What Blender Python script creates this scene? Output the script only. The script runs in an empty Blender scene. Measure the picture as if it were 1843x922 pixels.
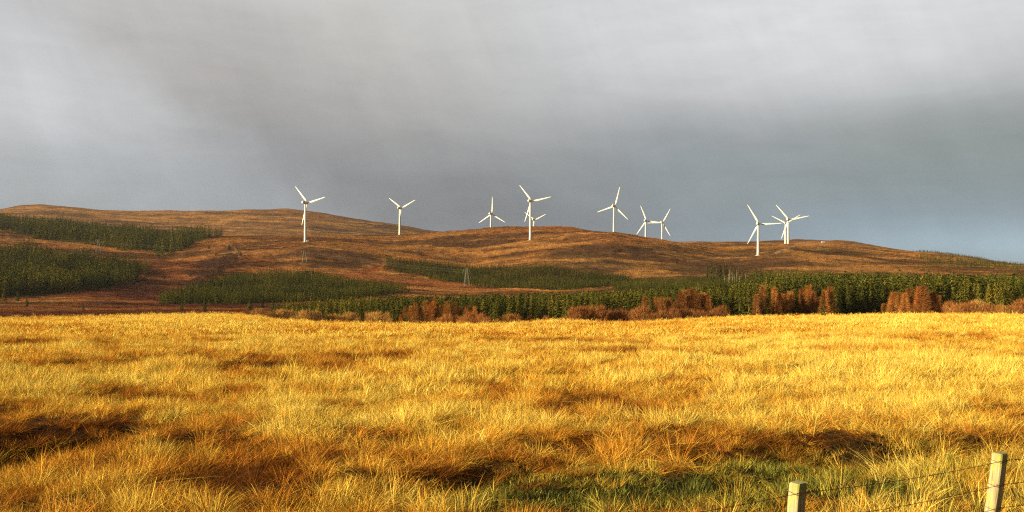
import bpy, math, random
import numpy as np

sc = bpy.context.scene
COL = sc.collection
rng = np.random.default_rng(7)
random.seed(7)
R_ = math.radians

# ------------------------------------------------------------------ camera
F, CX, HY, CAMH = 1700.0, 921.5, 540.0, 2.4      # focal length, centre and horizon in photo pixels, eye height
cam_d = bpy.data.cameras.new('camera'); cam = bpy.data.objects.new('camera', cam_d); COL.objects.link(cam)
cam.location = (0, 0, 0); cam.rotation_euler = (R_(90), 0, 0)
cam_d.sensor_width = 36; cam_d.lens = 36*F/1843.0
cam_d.shift_y = (HY-461.0)/1843.0
cam_d.clip_start = .1; cam_d.clip_end = 40000
sc.camera = cam

# ------------------------------------------------------------------ light
EXPO = 1.0
SUN_EL = 15.0
SUN_DIR = np.array([-0.935, -0.355])            # towards the sun, seen on the ground plane
sun_az = math.atan2(SUN_DIR[0], SUN_DIR[1])
sc.view_settings.view_transform = 'Standard'; sc.view_settings.look = 'None'
sc.view_settings.gamma = 1; sc.view_settings.use_curve_mapping = False
sc.view_settings.exposure = EXPO
sl = bpy.data.lights.new('sun', 'SUN'); sl.energy = 5.0; sl.angle = R_(0.5); sl.color = (1.0, .82, .44)
so = bpy.data.objects.new('sun', sl); COL.objects.link(so)
from mathutils import Vector
d = Vector((SUN_DIR[0]*math.cos(R_(SUN_EL)), SUN_DIR[1]*math.cos(R_(SUN_EL)), math.sin(R_(SUN_EL))))
so.rotation_euler = d.to_track_quat('Z', 'Y').to_euler()

def lin(c):
    return tuple(((v/255)/12.92 if v/255 <= .04045 else (((v/255)+.055)/1.055)**2.4) for v in c)

class NT:
    """small helper for building node trees"""
    def __init__(s, tree): s.t = tree; s.n = tree.nodes; s.l = tree.links
    def add(s, typ, **kw):
        nd = s.n.new(typ)
        for k, v in kw.items(): setattr(nd, k, v)
        return nd
    def put(s, sock, v):
        if hasattr(v, 'is_output') or isinstance(v, bpy.types.NodeSocket): s.l.new(v, sock)
        elif v is not None: sock.default_value = v
    def math(s, op, a, b=None, c=None, clamp=False):
        nd = s.add('ShaderNodeMath', operation=op, use_clamp=clamp)
        s.put(nd.inputs[0], a)
        if b is not None: s.put(nd.inputs[1], b)
        if c is not None: s.put(nd.inputs[2], c)
        return nd.outputs[0]
    def vmath(s, op, a, b=None):
        nd = s.add('ShaderNodeVectorMath', operation=op)
        s.put(nd.inputs[0], a)
        if b is not None: s.put(nd.inputs[1], b)
        return nd.outputs['Value'] if op in ('DOT_PRODUCT', 'LENGTH', 'DISTANCE') else nd.outputs[0]
    def mix(s, f, a, b, mode='MIX'):
        nd = s.add('ShaderNodeMix', data_type='RGBA', blend_type=mode)
        nd.clamp_factor = True
        s.put(nd.inputs[0], f)
        s.put(nd.inputs[6], a if not isinstance(a, tuple) else (*a[:3], 1))
        s.put(nd.inputs[7], b if not isinstance(b, tuple) else (*b[:3], 1))
        return nd.outputs[2]
    def ramp(s, f, stops, interp='LINEAR'):
        nd = s.add('ShaderNodeValToRGB'); cr = nd.color_ramp; cr.interpolation = interp
        while len(cr.elements) < len(stops): cr.elements.new(.5)
        for e, (p, c) in zip(cr.elements, stops): e.position = p; e.color = (*c[:3], 1)
        s.put(nd.inputs[0], f); return nd.outputs[0]
    def noise(s, vec, scale, detail=4, rough=.55, dist=0):
        nd = s.add('ShaderNodeTexNoise'); s.put(nd.inputs['Vector'], vec)
        nd.inputs['Scale'].default_value = scale; nd.inputs['Detail'].default_value = detail
        nd.inputs['Roughness'].default_value = rough; nd.inputs['Distortion'].default_value = dist
        return nd.outputs['Fac']

# the sky: clear Nishita sky behind a rain cloud deck
W = bpy.data.worlds.new('World'); sc.world = W; W.use_nodes = True
w = NT(W.node_tree); w.n.clear()
out = w.add('ShaderNodeOutputWorld'); bg = w.add('ShaderNodeBackground'); bg.inputs[1].default_value = 0.1
w.l.new(bg.outputs[0], out.inputs[0])
sky = w.add('ShaderNodeTexSky'); sky.sky_type = 'NISHITA'; sky.sun_disc = False
sky.sun_elevation = R_(SUN_EL); sky.sun_rotation = sun_az
tc = w.add('ShaderNodeTexCoord'); dirv = w.vmath('NORMALIZE', tc.outputs['Generated'])
n1 = w.noise(w.vmath('MULTIPLY', dirv, (3, 3, 7)), 1.0, 4, .5, .3)
n2 = w.noise(w.vmath('MULTIPLY', dirv, (5, 5, 22)), 1.0, 5, .5, .4)
sep = w.add('ShaderNodeSeparateXYZ'); w.l.new(dirv, sep.inputs[0])
zz = w.math('ADD', sep.outputs[2], w.math('MULTIPLY', w.math('SUBTRACT', n1, .5), .05))
zz = w.math('ADD', zz, w.math('MULTIPLY', w.math('SUBTRACT', n2, .5), .03))
K = 1/(0.1*2**EXPO)
def sk(r, g, b, m=1): return tuple(v*K*m/12 for v in lin((r, g, b)))      # ramp colours must stay small; scaled by 12 below
base = w.ramp(w.math('MULTIPLY', zz, 2.0), [
    (0.0, sk(140, 152, 163)), (.10, sk(119, 129, 140)), (.17, sk(112, 118, 126)), (.26, sk(128, 132, 137)),
    (.36, sk(148, 150, 154)), (.48, sk(173, 173, 175)), (.60, sk(198, 198, 200)), (.72, sk(190, 190, 192)), (.90, sk(110, 112, 116)), (1.0, sk(84, 87, 92))])  # overhead end, out of view, darkened for less ambient light
def dirpx(px, py):
    v = np.array([(px-CX)/F, 1.0, (HY-py)/F]); return v/np.linalg.norm(v)
def blob(px, py, rx, rz, soft=1.0):
    """soft elliptic patch of sky around a direction, 0..1"""
    c = dirpx(px, py)
    dv = w.vmath('SUBTRACT', dirv, tuple(c))
    dv = w.vmath('ADD', dv, w.vmath('MULTIPLY', w.vmath('SUBTRACT', nvec, (.5, .5, .5)), (.10, .10, .05)))
    dv = w.vmath('MULTIPLY', dv, (F/rx, F/rx, F/rz))
    ln = w.vmath('LENGTH', dv)
    return w.math('SMOOTH_MIN', w.math('POWER', 2.718, w.math('MULTIPLY', w.math('MULTIPLY', ln, ln), -1.0)), 1.0, 0.0)
nn = w.add('ShaderNodeTexNoise'); w.l.new(dirv, nn.inputs['Vector']); nn.inputs['Scale'].default_value = 6; nn.inputs['Detail'].default_value = 3
nvec = nn.outputs['Color']
c = base
for (px, py, rx, rz, col, amt) in [
    (-60, 340, 560, 75, (160, 165, 171), .85),
    (0, 180, 420, 130, (200, 203, 206), .95),       # pale bank upper left
    (-50, 90, 260, 110, (202, 205, 208), .8), (230, 230, 260, 80, (182, 186, 191), .7),
    (330, 60, 260, 80, (184, 181, 179), .7), (430, 170, 190, 80, (168, 165, 164), .75),       # warm grey fold
    (560, 290, 150, 70, (131, 133, 139), .6), (900, 330, 220, 60, (124, 127, 131), .5),
    (690, 60, 220, 190, (197, 196, 188), .55),     # warm light above the middle
    (880, 200, 260, 140, (158, 158, 155), .45),
    (1500, 60, 620, 170, (219, 221, 224), .9),
    (1150, 300, 280, 110, (142, 148, 153), .5),
    (1330, 330, 320, 80, (142, 155, 161), .6),
    (1760, 250, 290, 70, (136, 147, 145), .75),      # greenish dark fold at right
    (1770, 340, 300, 55, (138, 154, 160), .6),
    (1780, 430, 380, 48, (163, 186, 200), 1.0), (1480, 410, 260, 45, (136, 153, 166), .6)]:
    c = w.mix(w.math('MULTIPLY', blob(px, py, rx, rz), amt), c, sk(*col))
back = w.add('ShaderNodeMapRange'); back.interpolation_type = 'SMOOTHSTEP'; w.l.new(sep.outputs[1], back.inputs[0])
back.inputs[1].default_value = .45; back.inputs[2].default_value = -.2
c = w.mix(back.outputs[0], c, sk(92, 95, 102))  # unseen sky behind the camera darkened to cut the ambient light
# the pale bank at left ends along a slanting fold
ok_y = w.math('MAXIMUM', sep.outputs[1], .05)
ppx = w.math('ADD', w.math('MULTIPLY', w.math('DIVIDE', sep.outputs[0], ok_y), F), CX)
ppy = w.math('SUBTRACT', HY, w.math('MULTIPLY', w.math('DIVIDE', sep.outputs[2], ok_y), F))
sdist = w.math('DIVIDE', w.math('SUBTRACT', w.math('MULTIPLY', w.math('SUBTRACT', ppx, 100), 340), w.math('MULTIPLY', ppy, 460)), 572)
sdist = w.math('ADD', sdist, w.math('MULTIPLY', w.math('SUBTRACT', w.noise(w.vmath('MULTIPLY', dirv, (9, 9, 14)), 1.0, 5, .55, .5), .5), 150))
def ssm(x_, a, b):
    m_ = w.add('ShaderNodeMapRange'); m_.interpolation_type = 'SMOOTHSTEP'; w.put(m_.inputs[0], x_); m_.inputs[1].default_value = a; m_.inputs[2].default_value = b; return m_.outputs[0]
lm = w.math('MULTIPLY', w.math('SUBTRACT', 1.0, ssm(sdist, -110, 60)), w.math('SUBTRACT', 1.0, ssm(ppy, 170, 330)))
c = w.mix(w.math('MULTIPLY', lm, .42), c, sk(203, 205, 209))
lm2 = w.math('MULTIPLY', w.math('SUBTRACT', 1.0, ssm(sdist, -50, 60)), ssm(ppy, 200, 330))
c = w.mix(w.math('MULTIPLY', lm2, .6), c, sk(163, 168, 174))
fm = w.math('MULTIPLY', ssm(sdist, -90, 70), w.math('SUBTRACT', 1.0, ssm(sdist, 90, 430)))
c = w.mix(w.math('MULTIPLY', fm, .55), c, w.ramp(w.math('DIVIDE', ppy, 400), [(0, sk(188, 187, 186)), (.35, sk(167, 164, 164)), (.8, sk(126, 129, 136))]))
# cloud structure: torn layers and slanting rain shafts
lay1 = w.noise(w.vmath('MULTIPLY', dirv, (4, 4, 14)), 1.6, 8, .60, .9)
az_ = w.math('ARCTAN2', sep.outputs[0], sep.outputs[1])
shv = w.add('ShaderNodeCombineXYZ'); w.l.new(w.math('ADD', w.math('MULTIPLY', az_, 16), w.math('MULTIPLY', sep.outputs[2], 7)), shv.inputs[0]); w.l.new(w.math('MULTIPLY', sep.outputs[2], 3.0), shv.inputs[1])
shaft = w.noise(shv.outputs[0], 1.0, 6, .62, .3)
lay2 = w.noise(w.vmath('MULTIPLY', dirv, (9, 9, 40)), 1.3, 7, .62, .8)
amp = w.math('ADD', w.math('MULTIPLY', w.math('SUBTRACT', lay1, .5), .26), w.math('MULTIPLY', w.math('SUBTRACT', shaft, .5), .24))
amp = w.math('ADD', w.math('ADD', amp, w.math('MULTIPLY', w.math('SUBTRACT', lay2, .5), .12)), 1.02)
c = w.vmath('MULTIPLY', c, (1, 1, 1)); _sc = w.add('ShaderNodeVectorMath', operation='SCALE'); w.l.new(c, _sc.inputs[0]); w.l.new(amp, _sc.inputs[3]); c = _sc.outputs[0]
c12 = w.vmath('MULTIPLY', c, (12, 12, 12))
# behind the camera and high up the cloud opens on clear sky, where the sun comes from
sd = tuple(d)
toward = w.vmath('DOT_PRODUCT', dirv, sd)
opening = w.add('ShaderNodeMapRange'); opening.interpolation_type = 'SMOOTHSTEP'
w.l.new(w.math('ADD', toward, w.math('MULTIPLY', w.math('SUBTRACT', n1, .5), .4)), opening.inputs[0])
opening.inputs[1].default_value = .78; opening.inputs[2].default_value = 1.02
w.l.new(w.mix(opening.outputs[0], c12, sky.outputs[0]), bg.inputs[0])

# ------------------------------------------------------------------ terrain
def T(spec):       # "px:value px:value ..." -> arrays
    p = [tuple(map(float, s.split(':'))) for s in spec.split()]
    return np.array([a for a, _ in p]), np.array([b for _, b in p])
# height of the land in photo rows, for several depths (metres) in front of the camera
PROFILE = {
 170: '-600:582 0:577.5 200:574 300:571.5 400:571 450:573 490:580 560:585 700:587 850:589 930:587 985:582 1060:584 1140:585 1200:581 1250:578 1330:575 1420:574 1600:571 1843:572 2400:576',
 230: '-600:584 0:580 300:575 450:577 550:589 850:593 985:588 1140:589 1200:585 1330:579 1600:575 1843:576 2400:580',
 300: '-600:578 0:573 150:571 300:570 400:571 460:576 560:585 700:587 850:589 985:584 1140:586 1200:582 1330:577 1450:575 1600:573 1843:574 2400:580',
 400: '-600:566 0:561 300:560 450:561 550:566 700:572 850:574 1000:572 1150:570 1450:563 1843:560 2400:570',
 550: '-600:546 0:543 150:541 300:546 550:546 700:545 850:546 1150:541 1450:533 1843:530 2400:540',
 700: '-600:515 0:509 150:511 300:519 450:520 700:520 850:526 1000:526 1150:522 1450:515 1843:511 2400:520',
 850: '-600:482 0:476 150:483 300:489 450:488 560:486 620:492 700:497 850:506 1000:512 1150:509 1300:504 1600:500 1843:499 2400:510',
 1000: '-600:455 0:445 150:453 300:460 400:450 450:447 550:439 620:445 700:458 850:477 954:464 1000:461 1105:459 1200:466 1300:478 1364:474 1418:471 1600:478 1843:488 2400:500',
 1150: '-600:435 0:425 150:436 300:443 400:431 450:430 550:428.5 620:430 700:437 850:437 954:426 1000:422 1060:417 1105:418 1162:429 1200:436 1300:455 1364:452 1418:441.5 1450:446 1600:462 1843:480 2400:495',
 1300: '-600:425 0:412 150:425 300:432 400:424.5 500:427.5 550:426.5 620:425 720:423.5 765:420 860:413 920:408.5 1000:407 1030:409 1080:425 1105:436 1150:438 1200:440 1300:442 1364:440 1418:445 1500:442 1600:453 1700:463 1843:480 2400:495',
 1500: '-600:420 0:402 150:415 300:424 400:426 550:430 720:427 850:444 1000:440 1105:444 1162:452 1210:450 1260:442 1418:446 1500:437 1600:450 1700:459 1843:479 2400:495',
 1800: '-600:418 0:394 150:404 300:414 450:418 620:426 765:428 850:440 1000:441 1105:441 1180:438 1210:435.5 1250:436 1350:436 1390:434 1430:431 1470:433 1530:434 1600:447 1640:455 1690:457 1843:478 2400:494',
 2500: '-600:420 -200:398 0:382 30:376 75:372 110:374 190:382 240:384 350:385 480:380 520:380 560:385 620:395 680:404 730:412 765:419 850:430 1000:440 1300:445 1500:450 1600:458 1700:466 1843:485 2400:500',
 3500: '-600:470 0:440 600:450 1000:470 1600:490 2400:510',
 6000: '-600:515 2400:520',
 20000: '-600:538 2400:538'}
UPX = np.linspace(-600, 2450, 1221)
def smooth(a, k):
    ker = np.hanning(2*k+3)[1:-1]; ker /= ker.sum()
    return np.convolve(np.pad(a, k, mode='edge'), ker, 'valid')
Ds = np.array([.5, 6., 60.] + list(PROFILE))
Zst = [np.full(len(UPX), -CAMH), np.full(len(UPX), -CAMH), None]
for D, s in PROFILE.items():
    py = smooth(np.interp(UPX, *T(s)), 6)
    Zst.append((HY-py)/F*D)
Zst[2] = -CAMH + (Zst[3]+CAMH)*.22
Zst = np.array(Zst)
V = np.concatenate([np.log(np.geomspace(.5, 20000, 900))])
def pchip(x, y, xq):
    h = np.diff(x)[:, None]; dlt = np.diff(y, axis=0)/h
    m = np.zeros_like(y); m[0] = dlt[0]; m[-1] = dlt[-1]
    a, b = dlt[:-1], dlt[1:]; w1 = 2*h[1:]+h[:-1]; w2 = h[1:]+2*h[:-1]
    with np.errstate(divide='ignore', invalid='ignore'):
        mm = (w1+w2)/(w1/a+w2/b)
    m[1:-1] = np.where(a*b > 0, mm, 0)
    i = np.clip(np.searchsorted(x, xq)-1, 0, len(x)-2); t = ((xq-x[i])/(x[i+1]-x[i]))[:, None]; hh = h[i]
    return ((2*t**3-3*t**2+1)*y[i] + (t**3-2*t**2+t)*hh*m[i] + (-2*t**3+3*t**2)*y[i+1] + (t**3-t**2)*hh*m[i+1])
ZT = pchip(Ds, Zst, np.exp(V))
def bil(tab, u, v):
    u = np.clip(u, 0, tab.shape[1]-1.001); v = np.clip(v, 0, tab.shape[0]-1.001)
    i = u.astype(int); j = v.astype(int); fu = u-i; fv = v-j
    return (tab[j, i]*(1-fu)+tab[j, i+1]*fu)*(1-fv) + (tab[j+1, i]*(1-fu)+tab[j+1, i+1]*fu)*fv

# value noise in numpy
_perm = np.random.default_rng(3).random((256, 256))
def vnoise(x, y):
    xi = np.floor(x).astype(int); yi = np.floor(y).astype(int); fx = x-xi; fy = y-yi
    fx = fx*fx*(3-2*fx); fy = fy*fy*(3-2*fy)
    g = lambda a, b: _perm[a & 255, b & 255]
    return (g(xi, yi)*(1-fx)+g(xi+1, yi)*fx)*(1-fy) + (g(xi, yi+1)*(1-fx)+g(xi+1, yi+1)*fx)*fy
def fbm(x, y, s, octv=4, seed=0, gain=.5):
    o = 0; a = 1; t = 0; x = x/s+seed*17.3; y = y/s+seed*9.1
    for k in range(octv):
        o = o+a*vnoise(x, y); t += a; a *= gain; x, y = x*1.97*.8+y*1.97*.6+5.2, y*1.97*.8-x*1.97*.6+1.3
    return o/t*2-1            # about -1..1
def sstep(a, b, x):
    t = np.clip((x-a)/(b-a), 0, 1); return t*t*(3-2*t)
def seg_dist(x, y, pts):
    best = np.full(np.shape(x), 1e9)
    for (x0, y0), (x1, y1) in zip(pts[:-1], pts[1:]):
        dx, dy = x1-x0, y1-y0; t = np.clip(((x-x0)*dx+(y-y0)*dy)/(dx*dx+dy*dy), 0, 1)
        best = np.minimum(best, np.hypot(x-x0-t*dx, y-y0-t*dy))
    return best
def on_flat(px, py, z=-CAMH):          # where a ray meets the near flat ground
    Y = z*F/(HY-py); return ((px-CX)/F*Y, Y)
TMAX = math.atan((CX+600)/F)
def polar(x, y):
    th = np.arctan2(x, y); r = np.hypot(x, y); thc = np.clip(th, -TMAX, TMAX)
    D = np.maximum(r*np.cos(thc), .5); px = CX+F*np.tan(thc); return px, D
# hollows in the near field: (px, py, half width, half depth, how deep)
HOLLOWS = [(20, 800, 1.3, 2.2, .5), (150, 770, .5, .9, .2), (1500, 795, .7, 1.6, .6), (1350, 822, 1.0, .7, .25), (1700, 798, .9, .8, .3), (240, 768, .7, 1.2, .25), (925, 738, .9, 1.8, .22)]
DITCH = [on_flat(*p) for p in [(640, 915), (860, 878), (1000, 848), (1200, 838), (1400, 822), (1500, 812), (1640, 800), (1843, 796), (2100, 790)]]
def height(x, y):
    x = np.asarray(x, float); y = np.asarray(y, float)
    px, D = polar(x, y)
    z = bil(ZT, (px+600)/(UPX[1]-UPX[0]), (np.log(D)-V[0])/(V[1]-V[0]))
    near = 1-sstep(150, 260, D)
    z = z + near*(.16*fbm(x, y, 9, 3, 1)+.17*fbm(x, y, 1.9, 3, 2)*(1-sstep(30, 90, D)) + .34*fbm(x, y, 22, 3, 3)*sstep(20, 60, D))*sstep(5, 12, D)
    dd = seg_dist(x, y, DITCH)
    z = z - (.16+.26*sstep(1300, 1480, px))*np.exp(-(dd/.45)**2)*near*(.5+.9*sstep(-.4, .4, fbm(x, y, 1.7, 2, 77)))
    for (a, b, rx, ry, dp) in HOLLOWS:
        cx_, cy_ = on_flat(a, b)
        z = z - dp*np.exp(-((x-cx_)/rx)**2-((y-cy_)/ry)**2)
    far = sstep(330, 700, D)*(1-sstep(3000, 6000, D))
    z = z + far*(2.6*fbm(x, y, 120, 3, 5)+1.5*fbm(x, y, 32, 3, 6)+.5*fbm(x, y, 8, 3, 7))
    z = z + sstep(1900, 2300, D)*far*5*fbm(x, y, 200, 4, 8)
    return z
def hz(x, y): return float(height(np.array([x]), np.array([y]))[0])
def spot(px, D):
    x = (px-CX)/F*D; return x, D, hz(x, D)

def mesh_np(name, co, faces_idx, loop_totals, mat=None, smooth_=False):
    me = bpy.data.meshes.new(name)
    me.vertices.add(len(co)); me.vertices.foreach_set('co', np.asarray(co, np.float32).ravel())
    me.loops.add(len(faces_idx)); me.loops.foreach_set('vertex_index', np.asarray(faces_idx, np.int32))
    st = np.concatenate([[0], np.cumsum(loop_totals)[:-1]]).astype(np.int32)
    me.polygons.add(len(loop_totals)); me.polygons.foreach_set('loop_start', st)
    me.polygons.foreach_set('loop_total', np.asarray(loop_totals, np.int32))
    if smooth_: me.polygons.foreach_set('use_smooth', np.ones(len(loop_totals), bool))
    me.update(calc_edges=True); me.validate()
    if mat: me.materials.append(mat)
    return me
def link(name, me, parent=None, loc=None, **props):
    o = bpy.data.objects.new(name, me); COL.objects.link(o)
    if parent: o.parent = parent
    if loc is not None: o.location = loc
    for k, v in props.items(): o[k] = v
    return o
def empty(name, loc, label, cat, group=None, rz=0):
    o = bpy.data.objects.new(name, None); COL.objects.link(o); o.location = loc; o.rotation_euler = (0, 0, rz)
    o.empty_display_size = .5
    o['label'] = label; o['category'] = cat
    if group: o['group'] = group
    return o

# ---- what grows where: ground colour, decided on the land itself
def regions(px, py, x, y, D):
    """linear colour of the ground cover (n,3)"""
    n = len(px)
    wx = fbm(x, y, 60, 4, 11)*14; wy = fbm(x, y, 60, 4, 12)*5
    qx, qy = px+wx, py+wy
    A = lambda *c: np.array(c)
    col = np.tile(A(.235, .105, .036), (n, 1))
    def lay(mask, c):
        nonlocal col
        m = np.clip(mask, 0, 1)[:, None]; col = col*(1-m)+A(*c)*m
    def ell(cx_, cy_, rx, ry, p=1.0):
        q = ((qx-cx_)/rx)**2+((qy-cy_)/ry)**2; return np.exp(-q*p)
    big = fbm(x, y, 150, 4, 13); med = fbm(x, y*2.2, 45, 5, 14, .6); fin = fbm(x, y, 12, 4, 15, .6)
    # left moor is redder and darker, broken by straw coloured strips
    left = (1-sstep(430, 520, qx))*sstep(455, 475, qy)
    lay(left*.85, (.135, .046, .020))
    lay(left*sstep(.05, .35, med)*.75, (.30, .155, .055))
    lay(left*ell(300, 530, 130, 22)*.8, (.095, .030, .015))
    lay(ell(200, 563, 260, 5)*.7, (.08, .035, .015))
    lay(ell(60, 540, 90, 12)*.75, (.31, .16, .055))
    lay(ell(60, 555, 120, 4)*.6, (.33, .18, .055))
    # centre of the hill, golden tussocks
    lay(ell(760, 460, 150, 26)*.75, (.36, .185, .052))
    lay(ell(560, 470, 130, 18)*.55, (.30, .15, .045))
    # heather flank towards the right; darker colour paints its shade away from the sun
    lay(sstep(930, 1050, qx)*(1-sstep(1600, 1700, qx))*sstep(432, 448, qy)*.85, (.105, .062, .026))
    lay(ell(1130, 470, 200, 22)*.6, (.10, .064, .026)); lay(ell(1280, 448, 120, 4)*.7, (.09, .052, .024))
    lay(ell(560, 410, 160, 14)*.7*sstep(1400, 1700, D), (.125, .075, .032))
    lay(ell(700, 418, 90, 16)*.85*sstep(1400, 1700, D), (.10, .062, .028))
    # far left hill: pinkish tan with olive top
    fh = sstep(1700, 2100, D)*(1-sstep(520, 640, qx)); lay(fh*.7, (.26, .135, .06))
    lay(fh*ell(100, 384, 90, 10)*.8, (.30, .16, .06)); lay(fh*ell(140, 380, 60, 5)*.6, (.13, .09, .035))
    lay(fh*ell(330, 400, 160, 9)*.6, (.17, .095, .04))
    # right hill, paler orange-tan crest
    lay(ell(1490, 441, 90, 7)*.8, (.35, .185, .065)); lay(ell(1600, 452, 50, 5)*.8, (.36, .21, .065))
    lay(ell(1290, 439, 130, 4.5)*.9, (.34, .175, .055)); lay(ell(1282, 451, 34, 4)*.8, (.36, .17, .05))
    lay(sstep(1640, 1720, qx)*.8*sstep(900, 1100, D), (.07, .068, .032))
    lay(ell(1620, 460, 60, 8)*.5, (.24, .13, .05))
    # generic mottling, heather and straw tussocks
    lay(sstep(.12, .5, med)*.5*sstep(400, 500, D), (.33, .175, .055))
    lay(sstep(.06, .4, -med+.25*big)*.7*sstep(400, 500, D), (.080, .040, .020))
    lay(sstep(.25, .5, fin)*.3, (.36, .20, .065)); lay(sstep(.2, .5, -fin)*.3, (.08, .04, .02))
    gl = seg_dist(px+wx*.3, (py+wy*.3)*2, [(335, 1020), (365, 980), (375, 950), (395, 930), (420, 905)]); lay((1-sstep(8, 26, gl))*.8, (.065, .032, .018))
    # red bracken scar and the pale margins of the plantations
    def line(pts, wd, c, amt=1.0, soft=1.6):
        dd = seg_dist(px+wx*.15, (py+wy*.2)*3, [(a, b*3) for a, b in pts]); lay((1-sstep(wd*.5, wd*soft, dd))*amt, c)
    line([(600, 500), (650, 493), (680, 484), (700, 476), (730, 470), (770, 458)], 9, (.30, .09, .03), .7)
    line([(640, 498), (720, 505), (800, 512), (870, 522), (1000, 528)], 13, (.28, .105, .035), .75)
    line([(690, 490), (760, 498), (830, 508), (920, 520), (1010, 524), (1070, 518), (1110, 511)], 4, (.45, .25, .085), .8)
    line([(690, 490), (683, 482), (700, 474), (760, 472)], 3, (.42, .22, .07), .7)
    line([(960, 531), (1060, 527), (1120, 525)], 8, (.40, .26, .07), .7)
    line([(300, 527), (380, 505), (430, 493)], 5, (.30, .16, .05), .5)
    line([(285, 552), (480, 548), (600, 543)], 6, (.26, .095, .035), .6)
    line([(90, 425), (170, 443), (260, 462), (330, 455)], 6, (.40, .18, .06), .8)
    line([(0, 406), (40, 416), (90, 432)], 12, (.22, .11, .04), .8)
    line([(200, 452), (300, 460), (380, 455)], 4, (.42, .2, .07), .6)
    # worn tracks
    line([(400, 438), (420, 445), (430, 455), (428, 462)], 1.6, (.42, .28, .15), .8)
    line([(563, 432), (560, 445), (552, 462)], 1.6, (.34, .22, .11), .6)
    line([(700, 440), (800, 437), (900, 432), (960, 428), (1010, 425)], 2.4, (.36, .2, .07), .55)
    line([(840, 441), (960, 437), (1060, 441), (1180, 442)], 3.5, (.37, .20, .07), .6)
    line([(1012, 427), (1022, 420), (1032, 418), (1050, 420)], 3, (.48, .28, .10), .9)
    line([(1395, 456), (1415, 448), (1432, 442)], 2.6, (.34, .25, .17), .9)
    line([(1330, 470), (1380, 463), (1480, 466)], 2, (.33, .19, .08), .6)
    line([(1240, 502), (1270, 495), (1330, 496)], 2.5, (.28, .17, .06), .5)
    line([(1240, 470), (1290, 465), (1350, 464)], 3, (.34, .19, .065), .6)
    line([(1470, 449), (1492, 448)], 3, (.22, .26, .10), .8)
    strk = sstep(.02, .26, fbm(x*.45, y*1.5, 40, 5, 53, .6))*sstep(350, 500, D); lay(strk*.7, (.42, .225, .07)); drk = sstep(.0, .26, fbm(x*.5+y*.2, y*1.3, 55, 5, 54, .62))*sstep(350, 500, D); lay(drk*.8, (.062, .030, .016))
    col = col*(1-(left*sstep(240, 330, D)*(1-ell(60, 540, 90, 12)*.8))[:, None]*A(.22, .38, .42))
    col = col*(.92+.16*fbm(x, y, 5, 3, 51, .6)[:, None]+.40*fbm(x, y*1.8, 28, 4, 52, .6)[:, None]*sstep(350, 500, D)[:, None])
    return np.clip(col*A(1.12, .97, .85), .012, .6)

PATCH = [(198, 712, 13, 14, 1.1), (255, 716, 45, 10, .5), (150, 700, 20, 8, .5), (95, 656, 60, 5, .8), (230, 656, 55, 4, 1.0), (480, 664, 60, 6, .9), (560, 655, 60, 5, .6), (30, 620, 50, 5, .6),
 (620, 648, 60, 5, .6), (955, 640, 28, 12, .7), (1110, 634, 45, 6, .8), (1147, 639, 12, 6, 1.1), (915, 722, 30, 16, .9), (890, 712, 25, 10, .6), (1090, 725, 60, 16, .7), (1010, 730, 45, 18, .5),
 (1180, 742, 60, 10, .5), (380, 790, 26, 12, .5), (335, 780, 22, 16, .6), (240, 768, 45, 10, .7), (720, 790, 30, 16, .4), (600, 708, 30, 10, .4), (440, 708, 30, 9, .4), (1160, 790, 80, 10, .5),
 (930, 615, 120, 3, .6), (1320, 640, 60, 6, .5), (1450, 655, 80, 5, .35), (1550, 640, 60, 9, .4), (1700, 632, 60, 4, .4), (1480, 588, 90, 2.5, .6), (1750, 585, 90, 2, .6), (600, 600, 110, 2.5, .8), (680, 598, 40, 2.5, .6),
 (70, 590, 80, 3, .5), (200, 600, 150, 3, .5), (780, 860, 34, 14, .6), (1250, 815, 30, 10, .6), (1370, 812, 36, 10, .7), (1490, 790, 26, 20, 1.2), (1530, 800, 40, 20, 1.0), (1690, 797, 60, 10, .8), (1800, 790, 60, 10, .7), (50, 790, 80, 55, .8), (180, 790, 60, 22, .4)]
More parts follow.
